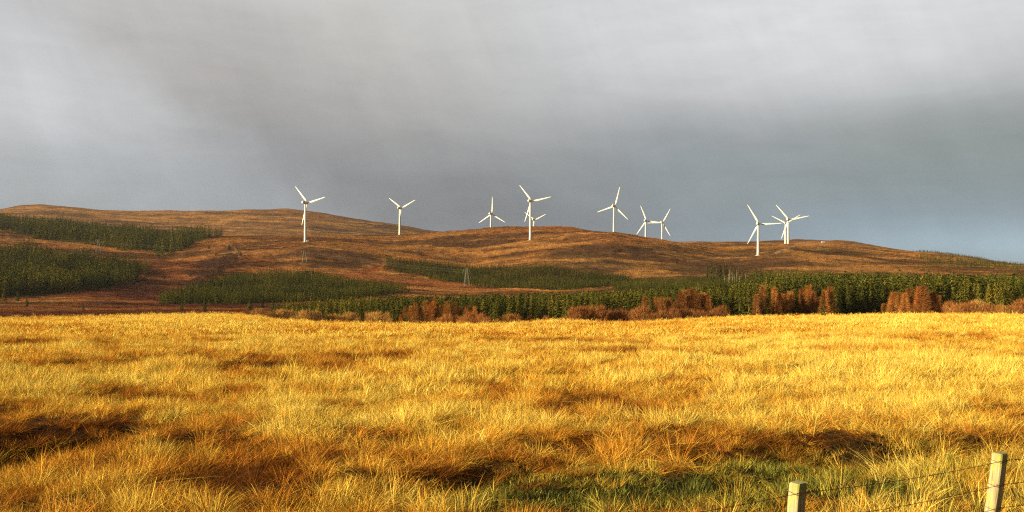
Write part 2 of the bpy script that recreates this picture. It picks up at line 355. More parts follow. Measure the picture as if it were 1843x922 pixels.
def field_tone(x, y, px, py, D):
    """0 gold .. 1 rust/dark, and how green, for the tall grass field"""
    t = .30+.33*fbm(x, y*1.0, 7, 4, 21)+.26*fbm(x, y, 1.6, 3, 22)+.2*fbm(x, y, 24, 3, 23)
    t = np.where(D > 60, .24+.36*fbm(x, y, 22, 4, 24)+.2*fbm(x, y, 6, 3, 25)+.10*fbm(x, y, 70, 2, 26), t)
    brk = np.clip(.25+1.5*sstep(-.25, .45, fbm(x, y, 2.6, 3, 71, .6)), .2, 1.7)
    t0_ = t
    # rust sweeps, with ditch and hollow shade put into the tone
    def e(cx_, cy_, rx, ry): return np.exp(-((px-cx_)/rx)**2-((py-cy_)/ry)**2)
    t = t+.16*e(250, 860, 700, 120)+.75*e(60, 800, 190, 60)+.4*e(300, 800, 330, 60)+.38*e(150, 890, 420, 60)+.26*e(840, 875, 230, 32)
    t = t+.26*e(1300, 812, 260, 20)+.5*e(1480, 800, 70, 26)+.25*e(1700, 800, 170, 14)+.25*e(1000, 728, 240, 16)
    t = t+.25*e(400, 655, 300, 10)+.2*e(260, 640, 260, 7)+.25*e(1120, 636, 120, 8)
    t = t0_+(t-t0_)*np.where(D < 45, brk, 1)
    t = t-.28*e(1550, 690, 420, 60)-.25*e(650, 760, 260, 50)-.12*e(1100, 690, 500, 40)
    t = t-.3*e(1620, 890, 220, 60)+.22*e(250, 610, 420, 9)+.2*e(1100, 590, 300, 6)
    g = .06+.3*sstep(.25, .6, fbm(x, y, 5, 3, 27))
    g = g+1.0*e(1180, 885, 250, 30)+.9*e(1450, 860, 160, 42)+.5*e(1050, 905, 300, 22)+.55*e(1750, 850, 160, 60)+.25*e(90, 905, 170, 25)+.8*e(1660, 795, 90, 8)
    g = g*(1-sstep(25, 60, D)*.75)
    # small dark rushy or bare patches; hollow and ditch shadows painted as dark tone
    for (a, b, rx, ry, am) in PATCH: t = t+am*e(a, b, rx, ry)*np.clip(brk, .4, 1.3)
    st = fbm(x*.55+y*.1, y*1.6, 9, 4, 61, .6); t = t+sstep(45, 75, D)*(.75*sstep(.22, .5, st)-.25*sstep(.1, .5, -st))
    t = t+.30*sstep(.25, .5, fbm(x, y, 3.2, 3, 62))*(D < 70)
    t = np.where(t > .62, .62+(t-.62)*.62, t)
    return np.clip(t, 0, 1.1), np.clip(g, 0, 1)
def tone_col(t, g, k):
    """dead grass colours"""
    stops = np.array([0, .3, .55, .8, 1.2])
    cs = np.array([(.90, .71, .175), (.86, .61, .11), (.76, .41, .058), (.52, .20, .032), (.13, .045, .014)])
    c = np.stack([np.interp(t, stops, cs[:, i]) for i in range(3)], -1)
    gr = np.array([.215, .225, .045])*(.6+.9*k[:, None]**2)+np.array([.10, .04, 0])*(k[:, None] > .7)
    g = g[:, None]; return (c*(1-g)+gr*g)*(.85+.3*k[:, None])

# ---- terrain mesh
az = np.concatenate([np.linspace(-180, -40, 60)[:-1], np.linspace(-40, -31, 60)[:-1], np.linspace(-31, 31, 820), np.linspace(31, 40, 60)[1:], np.linspace(40, 180, 60)[1:-1]])
rr = np.concatenate([np.geomspace(1.5, 170, 210)[:-1], np.geomspace(170, 330, 50)[:-1], np.geomspace(330, 2700, 420)[:-1], np.geomspace(2700, 26000, 40)])
AZ, RR = np.meshgrid(np.radians(az), rr)
gx = (RR*np.sin(AZ)).ravel(); gy = (RR*np.cos(AZ)).ravel()
gz = height(gx, gy); print('ground', gz.min(), gz.max())
nc, nr = len(az), len(rr)
j, i = np.meshgrid(np.arange(nr-1), np.arange(nc), indexing='ij'); i2 = (i+1) % nc
q = np.stack([j*nc+i, j*nc+i2, (j+1)*nc+i2, (j+1)*nc+i], -1).reshape(-1, 4)[:, ::-1]
co = np.stack([gx, gy, gz], 1)
co = np.vstack([co, [[0, 0, -CAMH]]]); ctr = len(co)-1
fan = np.stack([np.full(nc, ctr), (np.arange(nc)+1) % nc, np.arange(nc)], 1)
mg = bpy.data.materials.new('moorland'); mg.use_nodes = True
g_ = NT(mg.node_tree); pb = g_.n['Principled BSDF']
at = g_.add('ShaderNodeAttribute', attribute_name='cover')
tcx = g_.add('ShaderNodeTexCoord').outputs['Object']
na = g_.noise(tcx, .55, 6, .7); nb = g_.noise(g_.vmath('MULTIPLY', tcx, (1, .5, 1)), .11, 6, .65)
v = g_.math('ADD', g_.math('MULTIPLY', na, 1.5), g_.math('MULTIPLY', nb, 1.3))
v = g_.math('ADD', g_.math('MULTIPLY', g_.math('SUBTRACT', v, 1.4), .75), .98)
mul = g_.add('ShaderNodeCombineXYZ'); [g_.l.new(v, mul.inputs[k]) for k in range(3)]
g_.l.new(g_.vmath('MULTIPLY', at.outputs['Color'], mul.outputs[0]), pb.inputs['Base Color'])
pb.inputs['Roughness'].default_value = .95; pb.inputs['Specular IOR Level'].default_value = .1
bp = g_.add('ShaderNodeBump'); bp.inputs['Strength'].default_value = 1.0; bp.inputs['Distance'].default_value = 1.6
g_.l.new(g_.math('ADD', na, g_.math('MULTIPLY', nb, 2)), bp.inputs['Height']); g_.l.new(bp.outputs[0], pb.inputs['Normal'])
me = mesh_np('terrain', co, np.concatenate([q.ravel(), fan.ravel()]), np.concatenate([np.full(len(q), 4), np.full(nc, 3)]), mg, True)
vx, vy, vz = co[:, 0], co[:, 1], co[:, 2]
vpx, vD = polar(vx, vy); vpy = HY-F*vz/vD
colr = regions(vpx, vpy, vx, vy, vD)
t, g = field_tone(vx, vy, vpx, vpy, vD)
fc = tone_col(np.clip(t+.12, 0, 1.2), g, np.full(len(t), .4))
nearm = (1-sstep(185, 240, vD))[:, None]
fmul = (np.where(vD < 45, .18, .18+.6*sstep(45, 150, vD)))[:, None]  # ground under the grass darkened in colour so gaps look shaded
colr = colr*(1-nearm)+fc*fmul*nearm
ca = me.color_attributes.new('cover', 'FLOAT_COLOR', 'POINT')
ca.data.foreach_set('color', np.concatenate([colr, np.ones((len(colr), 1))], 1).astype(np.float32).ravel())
link('terrain', me, kind='structure', label='rolling moorland with golden rough pasture in front and heather hills behind')

# ------------------------------------------------------------------ scattering (grass and far-off woods)
def hidden_collection(name, meshes):
    c = bpy.data.collections.new(name)
    for k, m in enumerate(meshes):
        o = bpy.data.objects.new('%s_%02d' % (name, k), m); c.objects.link(o)
    return c
def scatter(name, P, rot, scl, idx, coll, tint=None, **props):
    me = bpy.data.meshes.new(name); me.vertices.add(len(P)); me.vertices.foreach_set('co', np.asarray(P, np.float32).ravel())
    def att(nm, typ, arr, key):
        a = me.attributes.new(nm, typ, 'POINT'); a.data.foreach_set(key, np.ascontiguousarray(arr).ravel())
    att('rot', 'FLOAT_VECTOR', rot.astype(np.float32), 'vector'); att('scl', 'FLOAT_VECTOR', scl.astype(np.float32), 'vector')
    att('idx', 'INT', idx.astype(np.int32), 'value')
    if tint is not None: att('tint', 'FLOAT_COLOR', np.concatenate([tint, np.ones((len(tint), 1))], 1).astype(np.float32), 'color')
    o = link(name, me, kind='stuff', **props)
    ng = bpy.data.node_groups.new(name, 'GeometryNodeTree')
    ng.interface.new_socket('Geometry', in_out='INPUT', socket_type='NodeSocketGeometry')
    ng.interface.new_socket('Geometry', in_out='OUTPUT', socket_type='NodeSocketGeometry')
    gi = ng.nodes.new('NodeGroupInput'); go = ng.nodes.new('NodeGroupOutput')
    ip = ng.nodes.new('GeometryNodeInstanceOnPoints'); ci = ng.nodes.new('GeometryNodeCollectionInfo')
    ci.inputs['Collection'].default_value = coll; ci.inputs['Separate Children'].default_value = True; ci.inputs['Reset Children'].default_value = True
    def na_(nm, typ):
        a = ng.nodes.new('GeometryNodeInputNamedAttribute'); a.data_type = typ; a.inputs[0].default_value = nm; return a.outputs[0]
    L = ng.links.new
    L(gi.outputs[0], ip.inputs['Points']); L(ci.outputs[0], ip.inputs['Instance']); ip.inputs['Pick Instance'].default_value = True
    L(na_('idx', 'INT'), ip.inputs['Instance Index'])
    er = ng.nodes.new('FunctionNodeEulerToRotation'); L(na_('rot', 'FLOAT_VECTOR'), er.inputs[0]); L(er.outputs[0], ip.inputs['Rotation'])
    L(na_('scl', 'FLOAT_VECTOR'), ip.inputs['Scale']); L(ip.outputs[0], go.inputs[0])
    md = o.modifiers.new('scatter', 'NODES'); md.node_group = ng
    return o

# ------------------------------------------------------------------ plants
def leafy(name, rough=.8, trans=.25, src='random', cols=None, patch=False):
    """foliage material; colour from the instance tint or from a per-plant random value, per-blade variation from 'vary'"""
    m = bpy.data.materials.new(name); m.use_nodes = True; t_ = NT(m.node_tree); t_.n.clear()
    o_ = t_.add('ShaderNodeOutputMaterial')
    if src == 'tint':
        a = t_.add('ShaderNodeAttribute', attribute_name='tint'); a.attribute_type = 'INSTANCER'; col = a.outputs['Color']
    else:
        oi = t_.add('ShaderNodeObjectInfo'); col = t_.ramp(oi.outputs['Random'], [(k/(len(cols)-1), c_) for k, c_ in enumerate(cols)])
        if patch:      # stands differ in tone by age; the wide range also paints lit contrast
            f_ = t_.noise(oi.outputs['Location'], .026, 4, .6)
            col = t_.mix(t_.ramp(f_, [(.38, (0, 0, 0)), (.62, (1, 1, 1))]), t_.vmath('MULTIPLY', col, (.55, .62, .70)), t_.vmath('MULTIPLY', col, (1.75, 1.5, 1.2)))
    va = t_.add('ShaderNodeAttribute', attribute_name='vary')
    col = t_.vmath('MULTIPLY', col, va.outputs['Color'])
    b = t_.add('ShaderNodeBsdfDiffuse'); t_.l.new(col, b.inputs[0]); tr = t_.add('ShaderNodeBsdfTranslucent'); t_.l.new(col, tr.inputs[0])
    mx = t_.add('ShaderNodeMixShader'); mx.inputs[0].default_value = trans
    t_.l.new(b.outputs[0], mx.inputs[1]); t_.l.new(tr.outputs[0], mx.inputs[2]); t_.l.new(mx.outputs[0], o_.inputs[0])
    return m
M_GRASS = leafy('dry_grass', trans=.15, src='tint')
def strips(name, base, dirs, length, width, bend, mat, vary, segs=3, wdir=None):
    """n curved tapered blades: base (n,3), dirs (n,3) unit, length (n), width (n), bend (n,3) added along the length"""
    n = len(base); ts = np.linspace(0, 1, segs+1)
    if wdir is None:
        a = rng.random(n)*6.283; rv = np.stack([np.cos(a), np.sin(a), rng.normal(0, .2, n)], 1)
        wdir = np.cross(dirs, rv)
        wdir = rv if False else wdir/np.maximum(np.linalg.norm(wdir, axis=1, keepdims=True), 1e-6)
    vs = []
    for k, tt in enumerate(ts):
        c_ = base+dirs*(length*tt)[:, None]+bend*(tt*tt)
        wv = wdir*(width*(1-.75*tt**1.5)*.5)[:, None]
        if k < segs: vs += [c_-wv, c_+wv]
        else: vs += [c_]
    Vv = np.stack(vs, 1); nv = Vv.shape[1]; off = (np.arange(n)*nv)[:, None]
    fl = []
    for k in range(segs-1): fl.append(off+np.array([2*k, 2*k+1, 2*k+3, 2*k+2]))
    tri = off+np.array([2*segs-2, 2*segs-1, 2*segs])
    fi = np.concatenate([np.concatenate([f_.ravel() for f_ in fl]) if fl else np.zeros(0, int), tri.ravel()])
    lt = np.concatenate([np.full(n*(segs-1), 4), np.full(n, 3)])
    me = mesh_np(name, Vv.reshape(-1, 3), fi, lt, mat)
    ca = me.color_attributes.new('vary', 'FLOAT_COLOR', 'POINT')
    vc = np.repeat(vary[:, None, :], nv, 1).reshape(-1, 3)
    ca.data.foreach_set('color', np.concatenate([vc, np.ones((len(vc), 1))], 1).astype(np.float32).ravel())
    return me
def tuft(name, n, rad, h0, h1, width, spread=.35, droop=.35, segs=3, lean=(.14, .03), con=1.0):
    r = rad*np.sqrt(rng.random(n)); a = rng.random(n)*6.283
    base = np.stack([r*np.cos(a), r*np.sin(a), np.full(n, -.06)], 1)
    out_ = np.stack([np.cos(a), np.sin(a), np.zeros(n)], 1)*(r/rad)[:, None]
    dd = out_*spread+rng.normal(0, .14, (n, 3))+np.array([lean[0], lean[1], 1.0]); dd /= np.linalg.norm(dd, axis=1, keepdims=True)
    ln = rng.uniform(h0, h1, n)
    be = np.stack([dd[:, 0], dd[:, 1], -.45*np.ones(n)], 1)*(ln*rng.uniform(0, 1, n)**1.5*droop*1.6)[:, None]
    be[:, 2] -= 0
    k = rng.choice([.28, .6, .95, 1.25, 1.6], n, p=[.2, .2, .25, .22, .13])*rng.uniform(.9, 1.1, n); k = .93+(k-.93)*con; hue = rng.normal(0, .08, n)
    rust = (rng.random(n) < .22)*rng.uniform(.3, 1, n)
    vary = np.stack([k*(1+hue*.3)*(1-.12*rust), k*(1-hue*.3)*(1-.42*rust), k*(1-hue*2)*(1-.6*rust)], 1)
    return strips(name, base, dd, ln, width*rng.uniform(.6, 1.3, n), be, M_GRASS, vary, segs)
C_near = hidden_collection('near_tuft', [tuft('t', 130, .19, .16, .46, .0042, .55, .65, 4) for _ in range(4)]
    + [tuft('t', 120, .13, .15, .42, .0042, 1.0, 1.3, 5) for _ in range(5)])
C_short = hidden_collection('short_tuft', [tuft('t', 90, .22, .08, .22, .0052, .3, .4, 3) for _ in range(4)])
C_mid = hidden_collection('mid_tuft', [tuft('t', 150, .40, .16, .46, .0085, .5, .7, 3, con=.75) for _ in range(6)])
C_far = hidden_collection('far_tuft', [tuft('t', 150, 1.0, .16, .42, .028, .3, .4, 2, con=.4) for _ in range(6)])
C_stalk = hidden_collection('stalk', [tuft('t', 4, .12, .4, .72, .005, .6, .6, 4) for _ in range(5)])

def field_points(d0, d1, dens, margin=90):
    """random points in the viewed wedge between two depths"""
    k = (CX+margin)/F
    side = 7.0; W_ = k*d1+side; n = int(dens*2*W_*(d1-d0)); Y = rng.uniform(d0, d1, n); X = rng.uniform(-W_, W_, n)
    m = np.abs(X) < k*Y+side; return X[m], Y[m]
def grass_band(name, d0, d1, dens, coll, nvar, hmul=1.0, mode='tall', label='', fade=None):
    X, Y = field_points(d0, d1, dens); px = CX+F*X/Y; Z = height(X, Y); py = HY-F*Z/Y
    t_, g_2 = field_tone(X, Y, px, py, Y)
    dd = seg_dist(X, Y, DITCH)
    infront = sstep(-.1, .35, np.interp(X, [p[0] for p in DITCH], [p[1] for p in DITCH])-Y)*(X > DITCH[0][0])*sstep(600, 900, px)*(1-.45*sstep(1470, 1560, px)*sstep(-.5, .1, fbm(X, Y, 1.6, 2, 81)))
    if mode == 'tall': keep = rng.random(len(X)) > np.clip(np.clip(infront*.85+.25*(dd < .25), 0, .9)*np.clip(.35+g_2*1.2, 0, 1), 0, .9)
    elif mode == 'short': keep = rng.random(len(X)) < np.clip(infront*1.0+g_2*.8, 0.05, 1)
    else: keep = rng.random(len(X)) < .6
    if mode == 'short': g_2 = np.clip(g_2+.55*infront, 0, 1); t_ = t_*.8
    if mode != 'short': g_2 = g_2*.45
    X, Y, Z, t_, g_2 = [a[keep] for a in (X, Y, Z, t_, g_2)]; n = len(X)
    k = rng.random(n)
    t_ = np.clip(t_+rng.normal(0, .17, n), 0, 1.2)
    hs = hmul*(1.12-.5*np.clip(t_, 0, 1))*(.85+.35*fbm(X, Y, 3.5, 3, 31))*rng.uniform(.8, 1.25, n)
    wig = fbm(X, Y, 3, 3, 33)*1.6
    hs = hs*(1-.35*sstep(.8, 1.2, t_))
    tus = sstep(-.30, .35, fbm(X, Y, .75 if d1 < 40 else 1.5, 3, 35, .6)); hs = hs*(.42+.78*tus)
    t_ = np.clip(t_+.42*(1-tus)-.12, 0, 1.2)  # tone darkened between tussocks to stand for their shadows
    flat = (rng.random(n) < .12)*rng.choice([-1, 1], n)*rng.uniform(.5, 1.0, n)
    rot = np.stack([flat+rng.normal(0, .18, n)+fbm(X, Y, 2.5, 2, 36)*.4, rng.normal(.05, .16, n)+wig*.3, wig*.8+rng.uniform(-1.6, 1.6, n)], 1)
    ws = rng.uniform(.85, 1.2, n)
    scatter(name, np.stack([X, Y, Z], 1), rot, np.stack([ws, ws, hs], 1), rng.integers(0, nvar, n), coll, tone_col(t_, g_2, k), label=label)
grass_band('tall_grass', 6.0, 27, 19, C_near, 9, label='tall golden and rust dry grass nearest the camera')
grass_band('short_grass', 6.5, 30, 22, C_short, 4, mode='short', label='short green grass along the ditch and fence')
grass_band('grass_stalks', 7, 30, .55, C_stalk, 5, mode='stalk', label='long pale seed stalks standing above the tall grass')
grass_band('field_grass', 25, 72, 6.5, C_mid, 6, label='golden dry grass across the middle of the field')
grass_band('distant_grass', 68, 205, 1.7, C_far, 6, .95, label='golden dry grass running to the far edge of the field')

# ------------------------------------------------------------------ trees
def tube(pts, rad, sides=6):
    """tapered tube through points -> verts, quads"""
    pts = np.asarray(pts, float); vs = []; fs = []
    for k, p in enumerate(pts):
        a = pts[min(k+1, len(pts)-1)]-pts[max(k-1, 0)]; a = a/np.linalg.norm(a)
        u = np.cross(a, [0, 0, 1.0] if abs(a[2]) < .9 else [0, 1.0, 0]); u /= np.linalg.norm(u); v_ = np.cross(a, u)
        for s in range(sides):
            an = 6.2832*s/sides; vs.append(p+rad[k]*(u*math.cos(an)+v_*math.sin(an)))
    for k in range(len(pts)-1):
        for s in range(sides):
            s2 = (s+1) % sides; fs.append((k*sides+s, (k+1)*sides+s, (k+1)*sides+s2, k*sides+s2))
    fs.append(tuple(range(sides))); fs.append(tuple((len(pts)-1)*sides+s for s in reversed(range(sides))))
    return vs, fs
class MB:
    def __init__(s): s.v = []; s.f = []
    def add(s, vs, fs):
        o = len(s.v); s.v += [tuple(map(float, p)) for p in vs]; s.f += [tuple(o+k for k in f_) for f_ in fs]; return s
    def tube(s, pts, rad, sides=6): return s.add(*tube(pts, rad, sides))
    def box(s, c_, size, rz=0):
        x, y, z = [k/2 for k in size]; vs = []
        for sx, sy, sz in [(-1,-1,-1),(1,-1,-1),(1,1,-1),(-1,1,-1),(-1,-1,1),(1,-1,1),(1,1,1),(-1,1,1)]:
            a, b = sx*x, sy*y; vs.append((c_[0]+a*math.cos(rz)-b*math.sin(rz), c_[1]+a*math.sin(rz)+b*math.cos(rz), c_[2]+sz*z))
        return s.add(vs, [(0,3,2,1),(4,5,6,7),(0,1,5,4),(1,2,6,5),(2,3,7,6),(3,0,4,7)])
    def mesh(s, name, mat=None, smooth_=False):
        m = bpy.data.meshes.new(name); m.from_pydata(s.v, [], s.f); m.update()
        if mat: m.materials.append(mat)
        if smooth_: m.polygons.foreach_set('use_smooth', np.ones(len(m.polygons), bool))
        return m
def plain(name, col, rough=.7, nscale=None, namt=.3, col2=None, bump=0, metal=0):
    m = bpy.data.materials.new(name); m.use_nodes = True; t_ = NT(m.node_tree); p = t_.n['Principled BSDF']
    p.inputs['Roughness'].default_value = rough; p.inputs['Metallic'].default_value = metal
    if nscale:
        nz = t_.noise(t_.add('ShaderNodeTexCoord').outputs['Object'], nscale, 5, .6)
        c2 = col2 or tuple(k*(1-namt) for k in col)
        t_.l.new(t_.ramp(nz, [(.35, col), (.65, c2)]), p.inputs['Base Color'])
        if bump:
            b = t_.add('ShaderNodeBump'); b.inputs['Strength'].default_value = bump; b.inputs['Distance'].default_value = .01
            t_.l.new(nz, b.inputs['Height']); t_.l.new(b.outputs[0], p.inputs['Normal'])
    else: p.inputs['Base Color'].default_value = (*col, 1)
    return m
M_BARK = plain('bark', (.12, .08, .055), .9, 3, .4)
M_PALEBARK = plain('dead_wood', (.34, .27, .18), .9, 2, .35)
M_SPRUCE = leafy('spruce_needles', trans=.05, cols=[(.055, .070, .016), (.085, .095, .019), (.115, .118, .023), (.070, .080, .020), (.17, .15, .03)], patch=True)
M_YOUNG = leafy('young_spruce_needles', trans=.05, cols=[(.055, .066, .017), (.09, .097, .021), (.13, .125, .027)], patch=True)
M_PINE = leafy('pine_needles', trans=.12, cols=[(.085, .08, .025), (.12, .105, .032)])
M_LARCH = leafy('larch_twigs', trans=.1, cols=[(.36, .125, .034), (.48, .20, .052), (.18, .066, .024), (.38, .17, .050), (.25, .085, .026)])
M_SCRUB = leafy('scrub_twigs', trans=.1, cols=[(.30, .115, .038), (.40, .18, .055), (.20, .075, .03)])
M_TAN = leafy('tan_scrub_twigs', trans=.1, cols=[(.40, .22, .07), (.52, .30, .095), (.30, .15, .05)])
M_GULLY = leafy('gully_twigs', trans=.1, cols=[(.075, .040, .028), (.10, .05, .03)])
M_TUSS = leafy('heather', trans=.2, src='tint')

def sprays(name, H, Rm, t0, levels, per, mat, power=.85, up=-.38, tw=.30, tri=5, wd=.22, jit=.25):
    """a conifer crown: whorls of drooping branches, each a fan of needle sprays"""
    base = []; dirs = []; ln = []; wdt = []; vr = []; be = []
    for L in range(levels):
        tt = t0+(1-t0)*(L+rng.random()*.8)/levels
        Rr = Rm*(1-(tt-t0)/(1-t0))**power*(1-.35*max(0, (t0+.10-tt)/.10))+.12
        for b in range(max(3, int(per*(.5+.6*(1-tt))))):
            a = rng.random()*6.283; rl = Rr*rng.uniform(1-jit*1.6, 1+jit)
            dv = np.array([math.cos(a), math.sin(a), up+.5*tt+rng.normal(0, .1)]); kv = rng.uniform(.78, 1.2)
            for s in range(tri):
                f0 = rng.uniform(.15, .85)
                p = np.array([0, 0, tt*H])+dv*rl*f0
                a2 = a+rng.normal(0, .75); l2 = rl*rng.uniform(.25, .6)*(1.1-f0)+tw
                base.append(p); dirs.append((math.cos(a2), math.sin(a2), rng.normal(-.15, .35))); ln.append(l2); wdt.append(wd*rng.uniform(.7, 1.5))
                be.append((0, 0, -l2*.25)); vr.append((kv*rng.uniform(.85, 1.15),)*3)
    for k in range(4):     # the leader
        base.append((0, 0, H*(.93-.02*k))); dirs.append((rng.normal(0, .1), rng.normal(0, .1), 1)); ln.append(H*.08); wdt.append(wd*.7); be.append((0, 0, 0)); vr.append((1.1,)*3)
    A = np.array; dirs = A(dirs, float); dirs /= np.linalg.norm(dirs, axis=1, keepdims=True)
    tn = np.stack([-dirs[:, 1], dirs[:, 0], rng.normal(0, .25, len(dirs))], 1); tn /= np.linalg.norm(tn, axis=1, keepdims=True)   # sprays face up and outwards
    return strips(name, A(base, float), dirs, A(ln), A(wdt), A(be, float), mat, A(vr), 2, tn)
def twigs(name, H, Rm, n, mat, shape='cone', wd=.05, t0=.1, power=.7):
    """a bare crown: many fine upswept twigs filling a cone or a dome"""
    h = rng.random(n)**(.8 if shape == 'cone' else .9)
    tt = t0+(1-t0)*h
    if shape == 'cone': Rr = Rm*np.clip(1-h, .02, 1)**power
    else: Rr = Rm*np.sqrt(np.clip(1-(h*.95)**2.2, 0, 1))*(.75+.25*np.clip(h*3, 0, 1))
    a = rng.random(n)*6.283; r = Rr*np.sqrt(rng.random(n))
    base = np.stack([r*np.cos(a), r*np.sin(a), tt*H*.92], 1)
    if shape == 'cone': dd = np.stack([np.cos(a)*.9, np.sin(a)*.9, rng.normal(.35, .35, n)], 1)
    else: dd = np.stack([np.cos(a)*r/Rm*.8, np.sin(a)*r/Rm*.8, np.ones(n)*.9], 1)
    dd = dd+rng.normal(0, .3, (n, 3)); dd /= np.linalg.norm(dd, axis=1, keepdims=True)
    ln = rng.uniform(.25, 1.0, n)**1.3*(.14*H if shape == 'cone' else .34*H)
    k = rng.uniform(.6, 1.35, n); vary = np.stack([k, k*rng.uniform(.9, 1.1, n), k], 1)
    return strips(name, base, dd, ln, wd*rng.uniform(.6, 1.5, n), np.stack([np.zeros(n)]*2+[ln*.15], 1), mat, vary, 2)
def trunk_mesh(name, H, r0, mat=M_BARK, lean=.0):
    return MB().tube([(0, 0, -.6), (lean*.3, 0, H*.35), (lean, 0, H*.93)], [r0, r0*.65, r0*.12], 6).mesh(name, mat, True)
def stems_mesh(name, H, Rm, n, mat=M_BARK):
    b = MB()
    for k in range(n):
        a = random.random()*6.283; r = Rm*random.uniform(.3, .75); hh = H*random.uniform(.6, .9)
        b.tube([(.12*math.cos(a), .12*math.sin(a), -.3), (r*.4*math.cos(a), r*.4*math.sin(a), hh*.5), (r*math.cos(a), r*math.sin(a), hh)], [.07, .045, .015], 5)
    return b.mesh(name, mat)
# every kind is modelled 10 m high (shrubs 3 m) and scaled
SPR = [(sprays('spruce_crown', 10, rm, .03, 28, 14, M_SPRUCE, power=pw, wd=.22), trunk_mesh('spruce_trunk', 10, .16)) for rm, pw in
       [(2.4, .8), (2.1, .9), (2.8, .75), (1.9, .7), (2.5, 1.0), (2.2, .75)]]
SPRL = [sprays('far_spruce', 10, rm, .02, 14, 8, M_SPRUCE, tri=4, wd=.34, power=pw) for rm, pw in [(2.0, .8), (1.7, .7), (2.2, .9), (1.9, .75), (1.6, .8)]]
YNG = [sprays('young_spruce', 10, rm, .0, 10, 7, M_YOUNG, tri=4, wd=.5, tw=.5) for rm in (2.4, 2.1, 2.7, 2.2)]
LAR = [(twigs('larch_crown', 10, rm, 2000, M_LARCH, 'cone', .045, .06, .9), trunk_mesh('larch_trunk', 10, .085, M_PALEBARK if k == 1 else M_BARK)) for k, rm in enumerate((1.9, 1.6, 2.3, 1.8))]
SHR = [(twigs('shrub_crown', 3, rm, 1300, M_SCRUB, 'dome', .034, .02), stems_mesh('shrub_stem', 3, rm, 7)) for rm in (1.7, 2.0, 1.5, 2.3)]
TANS = [(twigs('tan_shrub_crown', 3, rm, 1200, M_TAN, 'dome', .04, .02), stems_mesh('shrub_stem', 3, rm, 7)) for rm in (1.8, 2.3, 1.6)]
GUL = [(twigs('gully_crown', 3, rm, 700, M_GULLY, 'dome', .06, .02), stems_mesh('gully_stem', 3, rm, 5)) for rm in (1.8, 2.2)]
PIN = [(sprays('pine_crown', 10, 1.7, .16, 24, 11, M_PINE, tri=6, wd=.30, power=.55, jit=.4), trunk_mesh('pine_trunk', 10, .14, M_PALEBARK)) for _ in range(4)]

def plant(kind, name, crown_trunk, px, D, H, label, cat, group=None, base_h=10., widen=1.0, sink=.0):
    x, y, z = spot(px, D)
    o = empty(name, (x, y, z-sink), label, cat, group, rng.uniform(0, 6.28))
    s = H/base_h; o.scale = (s*widen*rng.uniform(.9, 1.12),)*2+(s,)
    link('crown', crown_trunk[0], o); link('trunk' if kind != 'shrub' else 'stem', crown_trunk[1], o)
    return o
def fpx(x): return np.interp(x, [480, 560, 700, 840, 960, 1100, 1220, 1300, 1380, 1500, 1600, 1843, 1950], [5.5, 7.2, 8.8, 9.4, 9.8, 10.4, 10.6, 11, 12, 12.6, 12.4, 11.6, 11.6])
SEG = [  # front of the belt by photo column: what stands there and how it is described
 (480, 715, 'c', 'at the belt\'s low left end'),
 (715, 890, 'l', 'in the wide orange clump left of mid belt'),
 (890, 1000, 'c', 'right of the wide orange clump'),
 (1000, 1150, 'c', 'above the long russet thicket'),
 (1150, 1215, 'l', 'beside the bright red clump'),
 (1215, 1282, 'l', 'in the bright red clump'),
 (1282, 1360, 'c', 'right of the bright red clump'),
 (1360, 1502, 'l', 'in the long dark red row'),
 (1502, 1588, 'c', 'left of the big orange dome'),
 (1588, 1712, 'l', 'in the big orange dome'),
 (1712, 1935, 'c', 'behind the far right scrub')]
ORD = ['first', 'second', 'third', 'fourth', 'fifth', 'sixth', 'seventh', 'eighth', 'ninth', 'tenth', 'eleventh', 'twelfth', 'thirteenth',
       'fourteenth', 'fifteenth', 'sixteenth', 'seventeenth', 'eighteenth', 'nineteenth', 'twentieth', 'twenty-first', 'twenty-second', 'twenty-third', 'twenty-fourth', 'twenty-fifth', 'twenty-sixth', 'twenty-seventh', 'twenty-eighth'] + ['%s-%s' % (t_, u_) for t_ in ('thirty', 'forty') for u_ in ('first', 'second', 'third', 'fourth', 'fifth', 'sixth', 'seventh', 'eighth', 'ninth')]
def front(px): return 296+6*math.sin(px*.013)+4*math.sin(px*.041)
n_con = 0
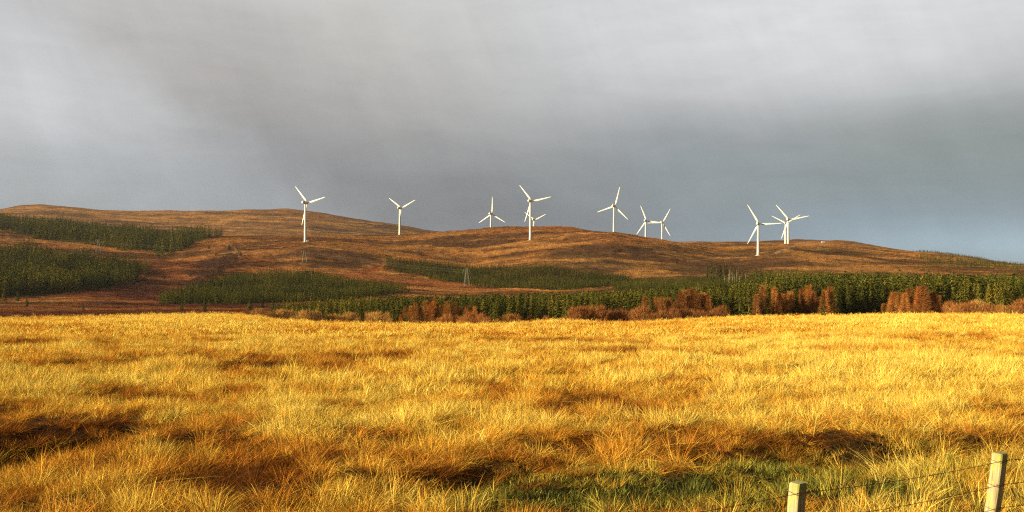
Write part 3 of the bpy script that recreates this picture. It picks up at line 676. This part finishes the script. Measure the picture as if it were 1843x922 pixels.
for (a, b, kd, where) in SEG:
    if kd == 'c':
        for row in range(3):
            step = 3.7*F/300
            xs = np.arange(a+5+row*step*.4, b-4, step)
            for k, px in enumerate(xs):
                px = px+rng.uniform(-4, 4); D = front(px)+row*5.2+rng.uniform(-1.5, 1.5)
                h = fpx(px)*rng.uniform(.84, 1.08)*(1 if row else .95)
                if row == 0: lab = 'dark front row spruce, %s from the left %s' % (ORD[k], where); gp = 'spruces in the front of the tree belt'
                else: lab = 'dark green spruce close behind the front row %s' % where; gp = 'spruces behind the front row, '+where
                plant('tree', 'spruce_tree', SPR[rng.integers(0, 6)], px, D, h, lab, 'tree', gp, widen=.92); n_con += 1
    else:
        ltop = 1.0
        step = 1.45*F/300 if b-a < 100 else 1.6*F/300
        xs = np.arange(a+4, b-3, step)
        for k, px in enumerate(xs):
            u = (px-a)/(b-a); dome = math.sqrt(max(.05, 1-(2*u-1)**2))
            h = fpx(px)*.88*rng.uniform(.78, 1.1)
            if a == 1588: h = 9.6*(.48+.58*math.sin(math.pi*min(.97, u*.80+.12)))*rng.uniform(.84, 1.10)
            elif a == 715: h = 8.6*(.55+.5*math.sin(math.pi*min(1, u*.7+.25)))*rng.uniform(.88, 1.05)
            elif a == 1215: h = 10.6*rng.uniform(.86, 1.08)
            h *= (.62+.38*min(1, u*5, (1-u)*5) if a != 1360 else 1)*(1 if k % 4 or a == 1588 else rng.uniform(.7, 1.0))
            D = front(px)-2+rng.uniform(-4, 4)
            wd_ = 1.25 if a in (1588, 1215) else 1.05
            plant('tree', 'larch_tree', LAR[rng.integers(0, 4)], px+rng.uniform(-3, 3), D, h, 'bare rusty larch, %s from the left %s' % (ORD[k], where), 'tree', 'bare larches '+where, widen=wd_)
        for row in range(1, 3):
            for k, px in enumerate(np.arange(a+2, b-2, 3.0*F/300)):
                px = px+rng.uniform(-4, 4)
                if n_con < 300 and rng.random() < (.9 if a != 1588 else .8):
                    hh = fpx(px)*rng.uniform(.85, 1.1)
                    plant('tree', 'spruce_tree', SPR[rng.integers(0, 6)], px, front(px)+1+row*4+rng.uniform(-1, 1), hh,
                          'dark spruce half hidden behind the larches '+where, 'tree', 'spruces behind the larches, '+where); n_con += 1
                if row == 1 and k % 3 == 1 and a != 1588 and n_con < 300:
                    plant('tree', 'spruce_tree', SPR[rng.integers(0, 6)], px+3, front(px)-5, fpx(px)*rng.uniform(.6, .95), 'dark spruce standing among the larches '+where, 'tree', 'spruces among the larches, '+where, widen=.8); n_con += 1
print('spruces', n_con)
# scrub along the foot of the belt
SCR = [(462, 560, 4.0, 'low tan scrub bush', 'where the belt begins at the field edge'), (565, 715, 4.0, 'tan scrub bush', 'at the foot of the left spruces'),
       (775, 870, 4.2, 'russet scrub bush', 'at the foot of the left larch clump'), (880, 955, 3.4, 'russet scrub bush', 'below the spruces left of the field rise'), (988, 1030, 3.4, 'russet scrub bush', 'on the small field rise'),
       (1035, 1185, 5.0, 'russet scrub bush', 'in the long thicket in mid belt'), (1195, 1308, 4.0, 'russet scrub bush', 'at the foot of the bright red larches'),
       (1705, 1930, 5.2, 'tan and russet scrub bush', 'in the far right thicket')]
for (a, b, h, what, where) in SCR:
    for k, px in enumerate(np.arange(a, b, 2.0*F/290)):
        hh = h*rng.uniform(.55, 1.15)
        plant('shrub', 'scrub_bush', (TANS[rng.integers(0, 3)] if b < 720 or (b > 1800 and k % 4 == 1) else SHR[rng.integers(0, 4)]), px+rng.uniform(-6, 6), front(px)-9+rng.uniform(-4, 4), hh,
              '%s, %s from the left %s' % (what, ORD[k], where), 'shrub', 'scrub bushes '+where, base_h=3., widen=rng.uniform(.75, 1.25))
# small lone conifers and bushes on the left moor
lone = [(8, 560, 7.5, 'dark little spruce at the left edge below the lower plantation'), (32, 555, 5.5, 'small round spruce just right of the edge spruce'),
        (48, 480, 4.6, 'small lone spruce on the straw slope by the far left'), (171, 640, 4.6, 'small spruce at the foot of the lower left plantation'),
        (119, 650, 5, 'low spruce tight against the lower left plantation'), (295, 790, 4.2, 'tiny lone spruce on the dark red moor'), (343, 800, 4, 'tiny spruce beside the brown gully scrub'),
        (412, 1010, 6.0, 'dark round bush by the pale track on the hill'), (376, 1040, 4.5, 'tiny dark bush on the hill beyond the upper plantation'),
        (327, 420, 4.0, 'lit green bush below the tip of the middle plantation'), (368, 400, 5.6, 'largest lit bush on the moor just past the field edge'),
        (450, 440, 4.4, 'small bush under the middle plantation, left of a pair'), (472, 470, 5.0, 'rounded spruce right of the small bush under the plantation'),
        (491, 450, 4.6, 'small spruce where the tree belt begins'), (150, 430, 3.0, 'low bush on the dark moor near the field edge')]
for (px, D, h, lab) in lone:
    plant('tree', 'lone_spruce', SPR[rng.integers(0, 6)], px, D, h, lab, 'tree', 'scattered trees on the left moor', widen=1.5)
# brown scrub following the gully on the left moor
G_ = [(345, 700), (352, 712), (362, 722), (350, 735), (358, 745), (368, 752), (374, 765), (380, 775), (372, 785), (384, 795), (392, 805), (386, 820), (396, 835), (402, 850),
      (392, 860), (408, 872), (398, 885), (414, 895), (405, 910), (420, 925), (430, 945)]
for k, (px, D) in enumerate(G_):
    plant('shrub', 'gully_bush', GUL[k % 2], px+rng.uniform(-5, 5), D, rng.uniform(4.5, 6.5), 'dull brown bare bush, %s up the moor gully' % ORD[k], 'shrub', 'bare bushes along the moor gully', base_h=3., widen=1.15)
plant('shrub', 'gully_bush', SHR[1], 388, 960, 6.5, 'bright orange bush at the head of the moor gully', 'shrub', base_h=3.)
# tall thin pines and dead snags on the open slope
PP = [1272, 1279, 1285, 1290, 1297, 1303, 1308, 1315, 1322, 1330, 1336, 1352, 1361, 1369]
for k, px in enumerate(PP):
    right = px > 1312
    plant('tree', 'pine_tree', PIN[k % 4], px, (840 if not right else 800)+rng.uniform(-15, 15), rng.uniform(14, 16.5)*(1.0 if px < 1312 else .9),
          'thin tall pine, %s from the left on the open hillside' % ORD[k], 'tree', 'tall thin pines on the open hillside', widen=.75)
for k, (px, h) in enumerate([(1304, 8), (1311, 9), (1313, 12), (1318, 10), (1322, 7), (1326, 11), (1331, 7), (1342, 9)]):
    x, y, z = spot(px, 700+rng.uniform(-10, 10)); b = MB()
    b.tube([(0, 0, -.5), (rng.uniform(-.2, .2), 0, h*.5), (rng.uniform(-.4, .4), 0, h)], [.20, .16, .06], 6)
    for q_ in range(4): a = rng.random()*6.28; zz_ = h*rng.uniform(.4, .9); b.tube([(0, 0, zz_), (math.cos(a)*1.1, math.sin(a)*1.1, zz_+.4)], [.08, .03], 4)
    link('dead_trunk', b.mesh('dead_trunk', M_PALEBARK), loc=(x, y, z), category='dead tree', group='dead pale trunks below the pines',
         label='pale dead tree trunk, %s from the left under the tall pines' % ORD[k])

# woods that read as one mass
def inside(px, py, poly):
    c_ = np.zeros(len(px), bool); n = len(poly)
    for k in range(n):
        x0, y0 = poly[k]; x1, y1 = poly[(k+1) % n]
        cond = (y0 > py) != (y1 > py)
        with np.errstate(divide='ignore', invalid='ignore'): xx = (x1-x0)*(py-y0)/(y1-y0)+x0
        c_ ^= cond & (px < xx)
    return c_
def wood(name, poly, spacing, h, coll, nvar, label, hvar=.15, ragged=6, clump=0.0, gaps=0.0):
    """poly in (photo column, depth in metres)"""
    P_ = np.array(poly, float); x0 = ((P_[:, 0]-CX)/F*P_[:, 1]).min()-10; x1 = ((P_[:, 0]-CX)/F*P_[:, 1]).max()+10
    ys = np.arange(P_[:, 1].min(), P_[:, 1].max(), spacing); xs = np.arange(x0, x1, spacing)
    X, Y = np.meshgrid(xs, ys); X = X.ravel()+rng.uniform(-.42, .42, X.size)*spacing; Y = Y.ravel()+rng.uniform(-.42, .42, Y.size)*spacing
    px = CX+F*X/Y; k = inside(px+fbm(X, Y, 18, 2, 41)*ragged, Y+fbm(X, Y, 20, 2, 42)*ragged, poly)
    if gaps: k &= fbm(X, Y, 22, 3, 45) < gaps
    X, Y = X[k], Y[k]; Z = height(X, Y); n = len(X)
    hh = (h(CX+F*X/Y, Y) if callable(h) else h)*rng.uniform(1-hvar, 1+hvar, n)*(1+clump*fbm(X, Y, 25, 2, 43))/10.
    ws = hh*rng.uniform(.85, 1.2, n)
    rot = np.stack([np.zeros(n), np.zeros(n), rng.uniform(0, 6.28, n)], 1)
    scatter(name, np.stack([X, Y, Z-.1], 1), rot, np.stack([ws, ws, hh], 1), rng.integers(0, nvar, n), coll, label=label)
    print(name, n)
C_spr = hidden_collection('wood_spruce', SPRL); C_yng = hidden_collection('plantation_spruce', YNG)
wood('belt_wood', [(486, 312), (520, 365), (700, 415), (1000, 435), (1250, 440), (1380, 440), (1380, 312), (1100, 310), (800, 310)], 3.1,
     lambda p, y: fpx(p)*.98, C_spr, 5, 'dense spruce wood filling the belt behind the front row', .16, 5)
wood('valley_forest', [(1380, 312), (1360, 560), (1400, 620), (1500, 625), (1843, 640), (2100, 640), (2100, 312)], 3.6,
     lambda p, y: np.interp(y, [310, 500, 640], [13.2, 11.5, 9.0]), C_spr, 5, 'wide spruce forest covering the valley at the right', .2, 8, .12)
wood('lower_plantation', [(-200, 560), (60, 590), (120, 640), (200, 690), (262, 800), (268, 870), (200, 880), (100, 900), (60, 930), (-200, 930)], 3.8, 11, C_spr, 5,
     'dark conifer plantation low on the left moor', .22, 20, .6, .42)
wood('upper_plantation', [(-150, 1330), (40, 1260), (60, 1120), (160, 1080), (240, 1020), (320, 1010), (345, 1130), (395, 1290), (330, 1400), (200, 1500), (60, 1600), (-150, 1620)], 5.6, 13, C_spr, 5,
     'conifer plantation higher up below the left hill', .22, 30, .6, .26)
wood('middle_plantation', [(288, 540), (285, 590), (350, 700), (430, 800), (560, 810), (640, 755), (740, 690), (700, 640), (600, 590), (540, 560), (420, 535)], 3.0, 5.6, C_yng, 4,
     'young dark plantation in the middle of the left moor', .2, 5)
wood('strip_plantation', [(690, 905), (700, 965), (760, 965), (860, 955), (1000, 930), (1130, 890), (1130, 800), (1090, 770), (1010, 735), (900, 775), (800, 830), (720, 880)], 3.2, 5.2, C_yng, 4,
     'long strip of young spruce below the turbine hill', .2, 6)
wood('valley_plantation', [(1100, 690), (1125, 850), (1300, 855), (1420, 850), (1420, 640), (1250, 640), (1110, 640)], 3.4, 4.6, C_yng, 4,
     'young spruce plantation on the flat beyond the belt', .25, 6)
wood('margin_wood', [(1340, 620), (1350, 690), (1390, 730), (1500, 700), (1560, 640), (1500, 600)], 4.2, 10, C_spr, 5,
     'clump of taller spruce standing beyond the dead trunks', .25, 8)
wood('ridge_wood', [(1645, 1680), (1645, 1790), (1700, 1800), (1780, 1780), (1760, 1680)], 6, 4.5, C_yng, 4, 'low dark wood running along the right skyline', .3, 12, .3)
wood('hillside_wood', [(1640, 950), (1660, 1250), (1900, 1300), (2000, 1250), (2000, 950)], 7.5, 4, C_yng, 4, 'sparse dark young wood on the right hillside', .3, 14, .3, .0)

# heather and tussocks that roughen the open moor
def clumpmesh(k):
    n = 46; return tuft_mat('moor_tuft', n, .9, .25, .75, .11)
def tuft_mat(name, n, rad, h0, h1, wd):
    r = rad*np.sqrt(rng.random(n)); a = rng.random(n)*6.283
    base = np.stack([r*np.cos(a), r*np.sin(a), np.full(n, -.1)], 1)
    dd = np.stack([np.cos(a)*.6*r/rad, np.sin(a)*.6*r/rad, np.ones(n)], 1)+rng.normal(0, .2, (n, 3)); dd /= np.linalg.norm(dd, axis=1, keepdims=True)
    ln = rng.uniform(h0, h1, n)*(1.1-.5*r/rad); kk = rng.uniform(.7, 1.25, n)
    return strips(name, base, dd, ln, wd*rng.uniform(.6, 1.3, n), np.zeros((n, 3)), M_TUSS, np.stack([kk]*3, 1), 2)
C_moor = hidden_collection('moor_tuft', [clumpmesh(k) for k in range(5)])
X, Y = field_points(235, 1450, .055, 60)
wgt = np.clip(700/Y, .35, 1); k = rng.random(len(X)) < wgt; X, Y = X[k], Y[k]
Z = height(X, Y); px = CX+F*X/Y; py = HY-F*Z/Y
tc_ = regions(px, py, X, Y, Y)*rng.uniform(.92, 1.1, (len(X), 1))*1.05
n = len(X); print('moor', n)
s_ = rng.uniform(.8, 1.6, n)*np.interp(Y, [235, 600, 1400], [.9, 1.5, 2.3]); s2 = s_*rng.uniform(.5, .9, n)
scatter('moor_tussocks', np.stack([X, Y, Z], 1), np.stack([np.zeros(n), np.zeros(n), rng.uniform(0, 6.28, n)], 1), np.stack([s_, s_, s2], 1), rng.integers(0, 5, n), C_moor, tc_,
        label='rough heather and moor grass tussocks over the hills')

# ------------------------------------------------------------------ wind turbines
M_TWHITE = plain('turbine_paint', (.66, .66, .65), .45, .35, .06)
M_GREYP = plain('grey_paint', (.45, .45, .44), .6, 2, .2)
M_CONC = plain('concrete', (.38, .36, .32), .9, 2, .3)
RB, HUBZ = 26.0, 44.0
def ring(cx_, cy_, cz_, rx, ry, n):     # ellipse in the XZ plane at y
    return [(cx_+rx*math.cos(6.2832*k/n), cy_, cz_+ry*math.sin(6.2832*k/n)) for k in range(n)]
def loft(rings):
    n = len(rings[0]); vs = [p for r in rings for p in r]; fs = []
    for a in range(len(rings)-1):
        for k in range(n):
            k2 = (k+1) % n; fs.append((a*n+k, a*n+k2, (a+1)*n+k2, (a+1)*n+k))
    fs.append(tuple(reversed(range(n)))); fs.append(tuple((len(rings)-1)*n+k for k in range(n)))
    return vs, fs
def turbine_meshes():
    # nacelle, axis along +Y, origin at the tower top centre; rotor at the +Y end
    nac = MB().add(*loft([ring(0, y, 1.55, w_*1.0, h_*1.0, 16) for y, w_, h_ in [(-5.2, .7, .8), (-4.9, 1.25, 1.35), (-3.5, 1.6, 1.65), (0, 1.75, 1.75), (2.0, 1.6, 1.6), (2.7, 1.3, 1.3)]]))
    nac.tube([(0, -4.0, 3.0), (0, -4.0, 4.3)], [.07, .05], 6).box((0, -4.0, 4.35), (.5, .3, .16)).box((0, -3.0, 3.25), (1.1, 1.2, .3))
    hub = MB().add(*loft([ring(0, y, 0, r, r, 16) for y, r in [(-.75, 1.05), (-.5, 1.25), (.4, 1.25), (.9, .95), (1.35, .5), (1.55, .12)]]))
    # blade along +Z, chord in X mostly (rotor plane XZ), thickness Y
    secs = [(0.6, .42, .42, 0, 0), (1.8, .45, .42, 0, 0), (3.4, .95, .34, .25, 14), (5.4, 1.32, .26, .42, 11), (9, 1.12, .19, .36, 7), (14, .86, .13, .27, 4), (19, .62, .09, .18, 2), (23.5, .42, .06, .1, 1), (25.4, .26, .04, .04, 0), (26.0, .08, .02, 0, 0)]
    rings = []
    for z, c_, th, off, tw in secs:
        rr_ = []
        for k in range(12):
            a = 6.2832*k/12; cxx = (math.cos(a)*c_+off)*.84; yy = math.sin(a)*th*(1 if math.cos(a) < 0 else .75)
            t_ = R_(tw); rr_.append((cxx*math.cos(t_)-yy*math.sin(t_), cxx*math.sin(t_)+yy*math.cos(t_), z))
        rings.append(rr_)
    bl = MB().add(*loft([list(reversed(r)) for r in rings]))
    return nac.mesh('nacelle', M_TWHITE, True), hub.mesh('hub', M_TWHITE, True), bl.mesh('blade', M_TWHITE, True)
ME_NAC, ME_HUB, ME_BL = turbine_meshes()
def tower_mesh(h):
    b = MB(); n = 24; rings = []
    for z, r in [(-3, 1.65), (0, 1.62), (h*.33, 1.4), (h*.66, 1.17), (h-.15, .95)]:
        rings.append([(r*math.cos(6.2832*k/n), r*math.sin(6.2832*k/n), z) for k in range(n)])
    b.add(*loft(rings))
    for z in (h*.33, h*.66): r = 1.72-(1.72-1.02)*z/h+.05; b.add(*loft([[(r*math.cos(6.2832*k/n), r*math.sin(6.2832*k/n), zz_) for k in range(n)] for zz_ in (z-.1, z+.1)]))
    return b.mesh('tower', M_TWHITE, True)
TURB = [  # tower column, hub row, depth, clockwise angle of one blade, label
 (549.5, 365, 1052, 78, 'white wind turbine furthest left, tower backed by the dark far hill'),
 (719.5, 374.5, 1320, 66, 'lone white wind turbine with blades in a Y, second from the left'),
 (883.5, 385, 1400, 1, 'small wind turbine with one blade straight up, left of the overlapping pair'),
 (954.5, 362, 1120, 81, 'tall near wind turbine of the overlapping pair on the central hill'),
 (960.5, 396, 1750, 67, 'small far wind turbine half hidden behind the tall central one'),
 (1105, 371, 1240, 15, 'wind turbine on the right shoulder of the central hill, blade pointing nearly up'),
 (1162, 397.5, 1450, 98, 'left wind turbine of the two whose blades nearly touch'),
 (1191.5, 400.5, 1540, 30, 'right wind turbine of the two whose blades nearly touch'),
 (1364.5, 403, 1070, 90, 'wind turbine standing lowest on the slope, above the tall thin pines'),
 (1413.5, 402, 1500, 60, 'rear wind turbine of the closely crossed pair at the right'),
 (1418.5, 395.5, 1215, 81, 'front wind turbine of the closely crossed pair at the right')]
YAW = R_(28)
for k, (px, hy, D, ang, lab) in enumerate(TURB):
    x = (px-CX)/F*D; z = hz(x, D); hubz = (HY-hy)/F*D; th = hubz-1.55-z
    print('turbine', k, 'tower', round(th, 1), 'base row', round(HY-F*z/D, 1))
    t_ = empty('wind_turbine', (x, D, z), lab, 'wind turbine', 'white wind turbines on the hills')
    link('tower', tower_mesh(th), t_)
    dr = MB().box((0, -1.72, 1.9), (.9, .12, 2.1)).box((0, -2.3, .35), (1.3, 1.2, .3)); link('door', dr.mesh('door', M_GREYP), t_)
    link('foundation', MB().tube([(0, 0, -2), (0, 0, .18)], [3.2, 3.2], 20).mesh('foundation', M_CONC), t_)
    na_o = link('nacelle', ME_NAC, t_, (0, 0, th)); na_o.rotation_euler = (0, 0, -YAW)
    hb = link('rotor_hub', ME_HUB, t_, (3.3*math.sin(YAW), 3.3*math.cos(YAW), th+1.55)); hb.rotation_euler = (0, 0, -YAW)
    for q_ in range(3):
        bl = link('blade', ME_BL, hb); bl.rotation_euler = (0, R_(ang+120*q_), 0)
# service cabin by the first turbine
def cabin(name, px, D, size, mat, lab, cat, rz=.3):
    x, y, z = spot(px, D); w_, l_, h_ = size
    o = empty(name, (x, y, z), lab, cat, None, rz)
    link('wall', MB().box((0, 0, h_/2-.3), (w_, l_, h_+.6)).mesh('wall', mat), o)
    rf = MB().add([(-w_/2-.2, -l_/2-.2, h_), (w_/2+.2, -l_/2-.2, h_), (w_/2+.2, l_/2+.2, h_), (-w_/2-.2, l_/2+.2, h_), (-w_/2-.2, 0, h_+l_*.22), (w_/2+.2, 0, h_+l_*.22)],
                  [(0, 1, 5, 4), (2, 3, 4, 5), (1, 2, 5), (3, 0, 4), (3, 2, 1, 0)]); link('roof', rf.mesh('roof', M_GREYP), o)
    link('door', MB().box((w_*.2, -l_/2-.03, h_*.42), (w_*.18, .08, h_*.8)).mesh('door', M_GREYP), o)
    return o
cabin('service_cabin', 553.8, 1046, (2.6, 2.0, 1.9), M_TWHITE, 'small white service cabin at the foot of the leftmost turbine', 'cabin')
cabin('white_shed', 1482, 1560, (5.5, 3.2, 1.8), plain('weathered_white', (.42, .42, .36), .8, 2, .3), 'low white shed on the pale crest right of the last turbines', 'shed', .1)

# ------------------------------------------------------------------ pylons and their cables
M_STEEL = plain('galvanised_steel', (.17, .145, .11), .6, 1, .2)
def pylon(px, D, H, lab):
    x, y, z = spot(px, D); o = empty('lattice_pylon', (x, y, z), lab, 'pylon', 'lattice pylons crossing the moor', .25)
    b = MB(); hw = lambda t: 1.9*(1-t)**1.1+.38
    cs = [(-1, -1), (1, -1), (1, 1), (-1, 1)]; L = [0, .17, .33, .48, .6, .71, .8, .88, .96]
    for sx, sy in cs: b.tube([(sx*hw(t), sy*hw(t), t*H-(.5 if t == 0 else 0)) for t in L], [.09]*len(L), 4)
    for a, c_ in zip(L[:-1], L[1:]):
        for q_ in range(4):
            s0, s1 = cs[q_], cs[(q_+1) % 4]
            b.tube([(s0[0]*hw(a), s0[1]*hw(a), a*H), (s1[0]*hw(c_), s1[1]*hw(c_), c_*H)], [.04]*2, 4)
            b.tube([(s1[0]*hw(a), s1[1]*hw(a), a*H), (s0[0]*hw(c_), s0[1]*hw(c_), c_*H)], [.04]*2, 4)
            b.tube([(s0[0]*hw(a), s0[1]*hw(a), a*H), (s1[0]*hw(a), s1[1]*hw(a), a*H)], [.035]*2, 4)
    link('lattice_tower', b.mesh('lattice_tower', M_STEEL), o)
    for zf, w_ in ((.78, 3.2), (.90, 2.6)):
        c2 = MB().tube([(-w_, 0, zf*H), (0, 0, zf*H+.7), (w_, 0, zf*H)], [.08]*3, 4).tube([(-w_, 0, zf*H), (w_, 0, zf*H)], [.09]*2, 4)
        ar = link('cross_arm', c2.mesh('cross_arm', M_STEEL), o)
        for sx in (-1, 1): link('insulator', MB().tube([(sx*w_, 0, zf*H), (sx*w_, 0, zf*H-.9)], [.12, .12], 6).mesh('insulator', M_GREYP), ar)
    return o, H
pys = [pylon(177, 1000, 14, 'lattice pylon in front of the upper left plantation'), pylon(548, 900, 12.5, 'lattice pylon below the leftmost turbine'),
       pylon(840, 800, 15.5, 'tallest lattice pylon, standing against the strip plantation')]
from mathutils import Matrix
def arm_pts(p, H):
    pts = []
    mt = Matrix.Translation(p.location) @ Matrix.Rotation(.25, 4, 'Z')
    for zf, w_ in ((.78, 3.2), (.90, 2.6)):
        for sx in (-1, 1): pts.append(mt @ Vector((sx*w_, 0, zf*H-.9)))
    return pts
x, y, z = spot(-260, 1080)
ends = [[Vector((x+k, y, z+13+(k > 1)*2)) for k in range(4)]]+[arm_pts(*p) for p in pys]
x, y, z = spot(1230, 690); ends.append([Vector((x+k*.8, y, z+10)) for k in range(4)])
names_ = ['lower left', 'lower right', 'upper left', 'upper right']
for c_ in range(4):
    b = MB()
    for s0, s1 in zip(ends[:-2], ends[1:-1]):
        p0, p1 = s0[c_], s1[c_]; pts = [p0.lerp(p1, t)-Vector((0, 0, 14*t*(1-t)*(.5 if (p1-p0).length < 260 else .8))) for t in np.linspace(0, 1, 14)]
        b.tube(pts, [.022]*14, 4)
    link('power_cable', b.mesh('power_cable', M_STEEL), category='power cable', group='power cables between the moor pylons', label='thin power cable hung from the %s arm ends of the moor pylons' % names_[c_])

# ------------------------------------------------------------------ the air
HAZE = 0.00003
hb_ = MB().box((0, 0, 126), (60000, 60000, 273)); hm = bpy.data.materials.new('haze'); hm.use_nodes = True; ht = NT(hm.node_tree); ht.n.clear()
ho = ht.add('ShaderNodeOutputMaterial'); pv = ht.add('ShaderNodeVolumePrincipled'); pv.inputs['Color'].default_value = (.86, .90, .95, 1); pv.inputs['Density'].default_value = HAZE
pv.inputs['Anisotropy'].default_value = .2; ht.l.new(pv.outputs[0], ho.inputs['Volume'])
link('haze', hb_.mesh('haze', hm), kind='stuff', label='thin damp haze over the moor')

# ------------------------------------------------------------------ the fence
M_POST = bpy.data.materials.new('weathered_post'); M_POST.use_nodes = True
p_ = NT(M_POST.node_tree); pp = p_.n['Principled BSDF']; oc = p_.add('ShaderNodeTexCoord').outputs['Object']
gr = p_.noise(p_.vmath('MULTIPLY', oc, (60, 60, 3)), 1.0, 6, .6); bl_ = p_.noise(oc, 14, 5, .6)
cc = p_.ramp(gr, [(.3, (.16, .12, .07)), (.47, (.36, .30, .17)), (.7, (.50, .44, .28))])
cc = p_.mix(p_.ramp(bl_, [(.5, (0, 0, 0)), (.62, (1, 1, 1))]), cc, (.36, .34, .09))
sx_ = p_.add('ShaderNodeSeparateXYZ'); p_.l.new(oc, sx_.inputs[0])
tp = p_.math('MULTIPLY', p_.math('SUBTRACT', sx_.outputs[2], 1.05), 11, clamp=True)
cc = p_.mix(p_.math('MULTIPLY', tp, bl_), cc, (.22, .24, .06))
p_.l.new(cc, pp.inputs['Base Color']); pp.inputs['Roughness'].default_value = .9
bpn = p_.add('ShaderNodeBump'); bpn.inputs['Strength'].default_value = .8; bpn.inputs['Distance'].default_value = .006
p_.l.new(gr, bpn.inputs['Height']); p_.l.new(bpn.outputs[0], pp.inputs['Normal'])
M_RUST = plain('rusty_wire', (.20, .075, .035), .85, 40, .5)
fx0, fy0 = (1436-CX)/F*6.5, 6.5; fx1, fy1 = (1798-CX)/F*7.72, 7.72
ddx, ddy = fx1-fx0, fy1-fy0; fang = math.atan2(ddy, ddx)
ztop0 = (HY-867)/F*6.5; ztop1 = (HY-813)/F*7.72
fence = empty('wire_fence', (fx0, fy0, -CAMH), 'rusty barbed wire fence on weathered wooden posts at the lower right', 'fence', None, 0)
import bmesh
def post_mesh(seed, s=.092, H=1.16):
    r = random.Random(seed); bm = bmesh.new()
    hs = s/2; levels = [-.45, 0, .3, .6, .85, 1.02, H-.012, H]
    rings = []
    for k, z in enumerate(levels):
        q = hs*(1.0 if k < 7 else .86); jx, jy = r.uniform(-.003, .003), r.uniform(-.003, .003)
        ch = .010; pts = []
        for (a, b) in [(-1, -1), (1, -1), (1, 1), (-1, 1)]:
            if a*b > 0: pts += [(a*q, b*(q-ch)), (a*(q-ch), b*q)]
            else: pts += [(a*(q-ch), b*q), (a*q, b*(q-ch))]
        dz = lambda x_: (0 if k < 6 else x_*.12)
        rings.append([bm.verts.new((x_+jx+r.uniform(-.0012, .0012), y_+jy, z+dz(x_))) for x_, y_ in sorted(pts, key=lambda t_: math.atan2(t_[1], t_[0]))])
    for a, b in zip(rings[:-1], rings[1:]):
        for k in range(8): bm.faces.new((a[k], a[(k+1) % 8], b[(k+1) % 8], b[k]))
    bm.faces.new(rings[-1]); bm.faces.new(list(reversed(rings[0])))
    me = bpy.data.meshes.new('fence_post'); bm.to_mesh(me); bm.free(); me.materials.append(M_POST); return me
tops = []
for k in range(-1, 4):
    X_, Y_ = ddx*k, ddy*k
    zt = ztop0+(ztop1-ztop0)*k if 0 <= k <= 1 else (ztop0 if k < 0 else ztop1)
    zt = zt+CAMH
    lean = {-1: .02, 0: .085, 1: .125}.get(k, .05)
    po = link('post', post_mesh(k+20), fence, (X_-math.sin(lean)*1.1, Y_, zt-1.16))
    po.rotation_euler = (Matrix.Rotation(lean, 3, 'Y') @ Matrix.Rotation(fang, 3, 'Z')).to_euler()
    tops.append((X_, Y_, zt, lean))
# strands run on the camera side of the posts
off = .056
nx_, ny_ = math.sin(fang), -math.cos(fang)
for s, dz in enumerate((.055, .25, .44, .64)):
    b = MB(); r2 = random.Random(50+s)
    P0 = []
    for (X_, Y_, zt, ln_) in tops:
        P0.append(Vector((X_-math.sin(ln_)*dz*.9+nx_*off, Y_+ny_*off, zt-dz-.01)))
    P0 = [P0[0]-(P0[1]-P0[0])*1.0]+P0
    for a_, b_ in zip(P0[:-1], P0[1:]):
        nseg = 40; L_ = (b_-a_).length
        for ph in (0, math.pi):
            pts = []
            for q_ in range(nseg+1):
                t = q_/nseg; c_ = a_.lerp(b_, t)-Vector((0, 0, .10*t*(1-t)))
                w_ = .0016; c_ = c_+Vector((0, w_*math.cos(t*60+ph), w_*math.sin(t*60+ph))); pts.append(c_)
            b.tube(pts, [.0013]*(nseg+1), 4)
        nb_ = int(L_/.12)
        for q_ in range(nb_):
            t = (q_+.5)/nb_; c_ = a_.lerp(b_, t)-Vector((0, 0, .10*t*(1-t)))
            for e_ in range(2):
                v1 = Vector((r2.uniform(-.4, .4), r2.uniform(-1, 1), r2.uniform(-1, 1))).normalized()*.014
                b.tube([c_-v1, c_+v1], [.0016, .0012], 4)
    link('wire', b.mesh('wire', M_RUST), fence)
# each strand is tied round the post with a twist of wire
for k, (X_, Y_, zt, ln_) in enumerate(tops):
    for dz in (.055, .25, .44, .64):
        b = MB(); q = .0515; ce = Vector((X_-math.sin(ln_)*dz*.9, Y_, zt-dz-.012)); pts = []
        for a_, b_ in [(-q, -q), (q, -q), (q, q), (-q, q), (-q, -q)]:
            pts.append(ce+Vector((a_*math.cos(fang)-b_*math.sin(fang), a_*math.sin(fang)+b_*math.cos(fang), (b_*.22+a_*.1))))
        b.tube(pts, [.0017]*5, 5); link('wire_tie', b.mesh('wire_tie', M_RUST), fence)

for s in bpy.data.objects:
    pass
sc.cycles.use_adaptive_sampling = False; sc.cycles.use_denoising = False; sc.cycles.filter_width = 1.2; sc.cycles.sample_clamp_indirect = 3
sc.cycles.max_bounces = 5; sc.cycles.diffuse_bounces = 3; sc.cycles.transparent_max_bounces = 4
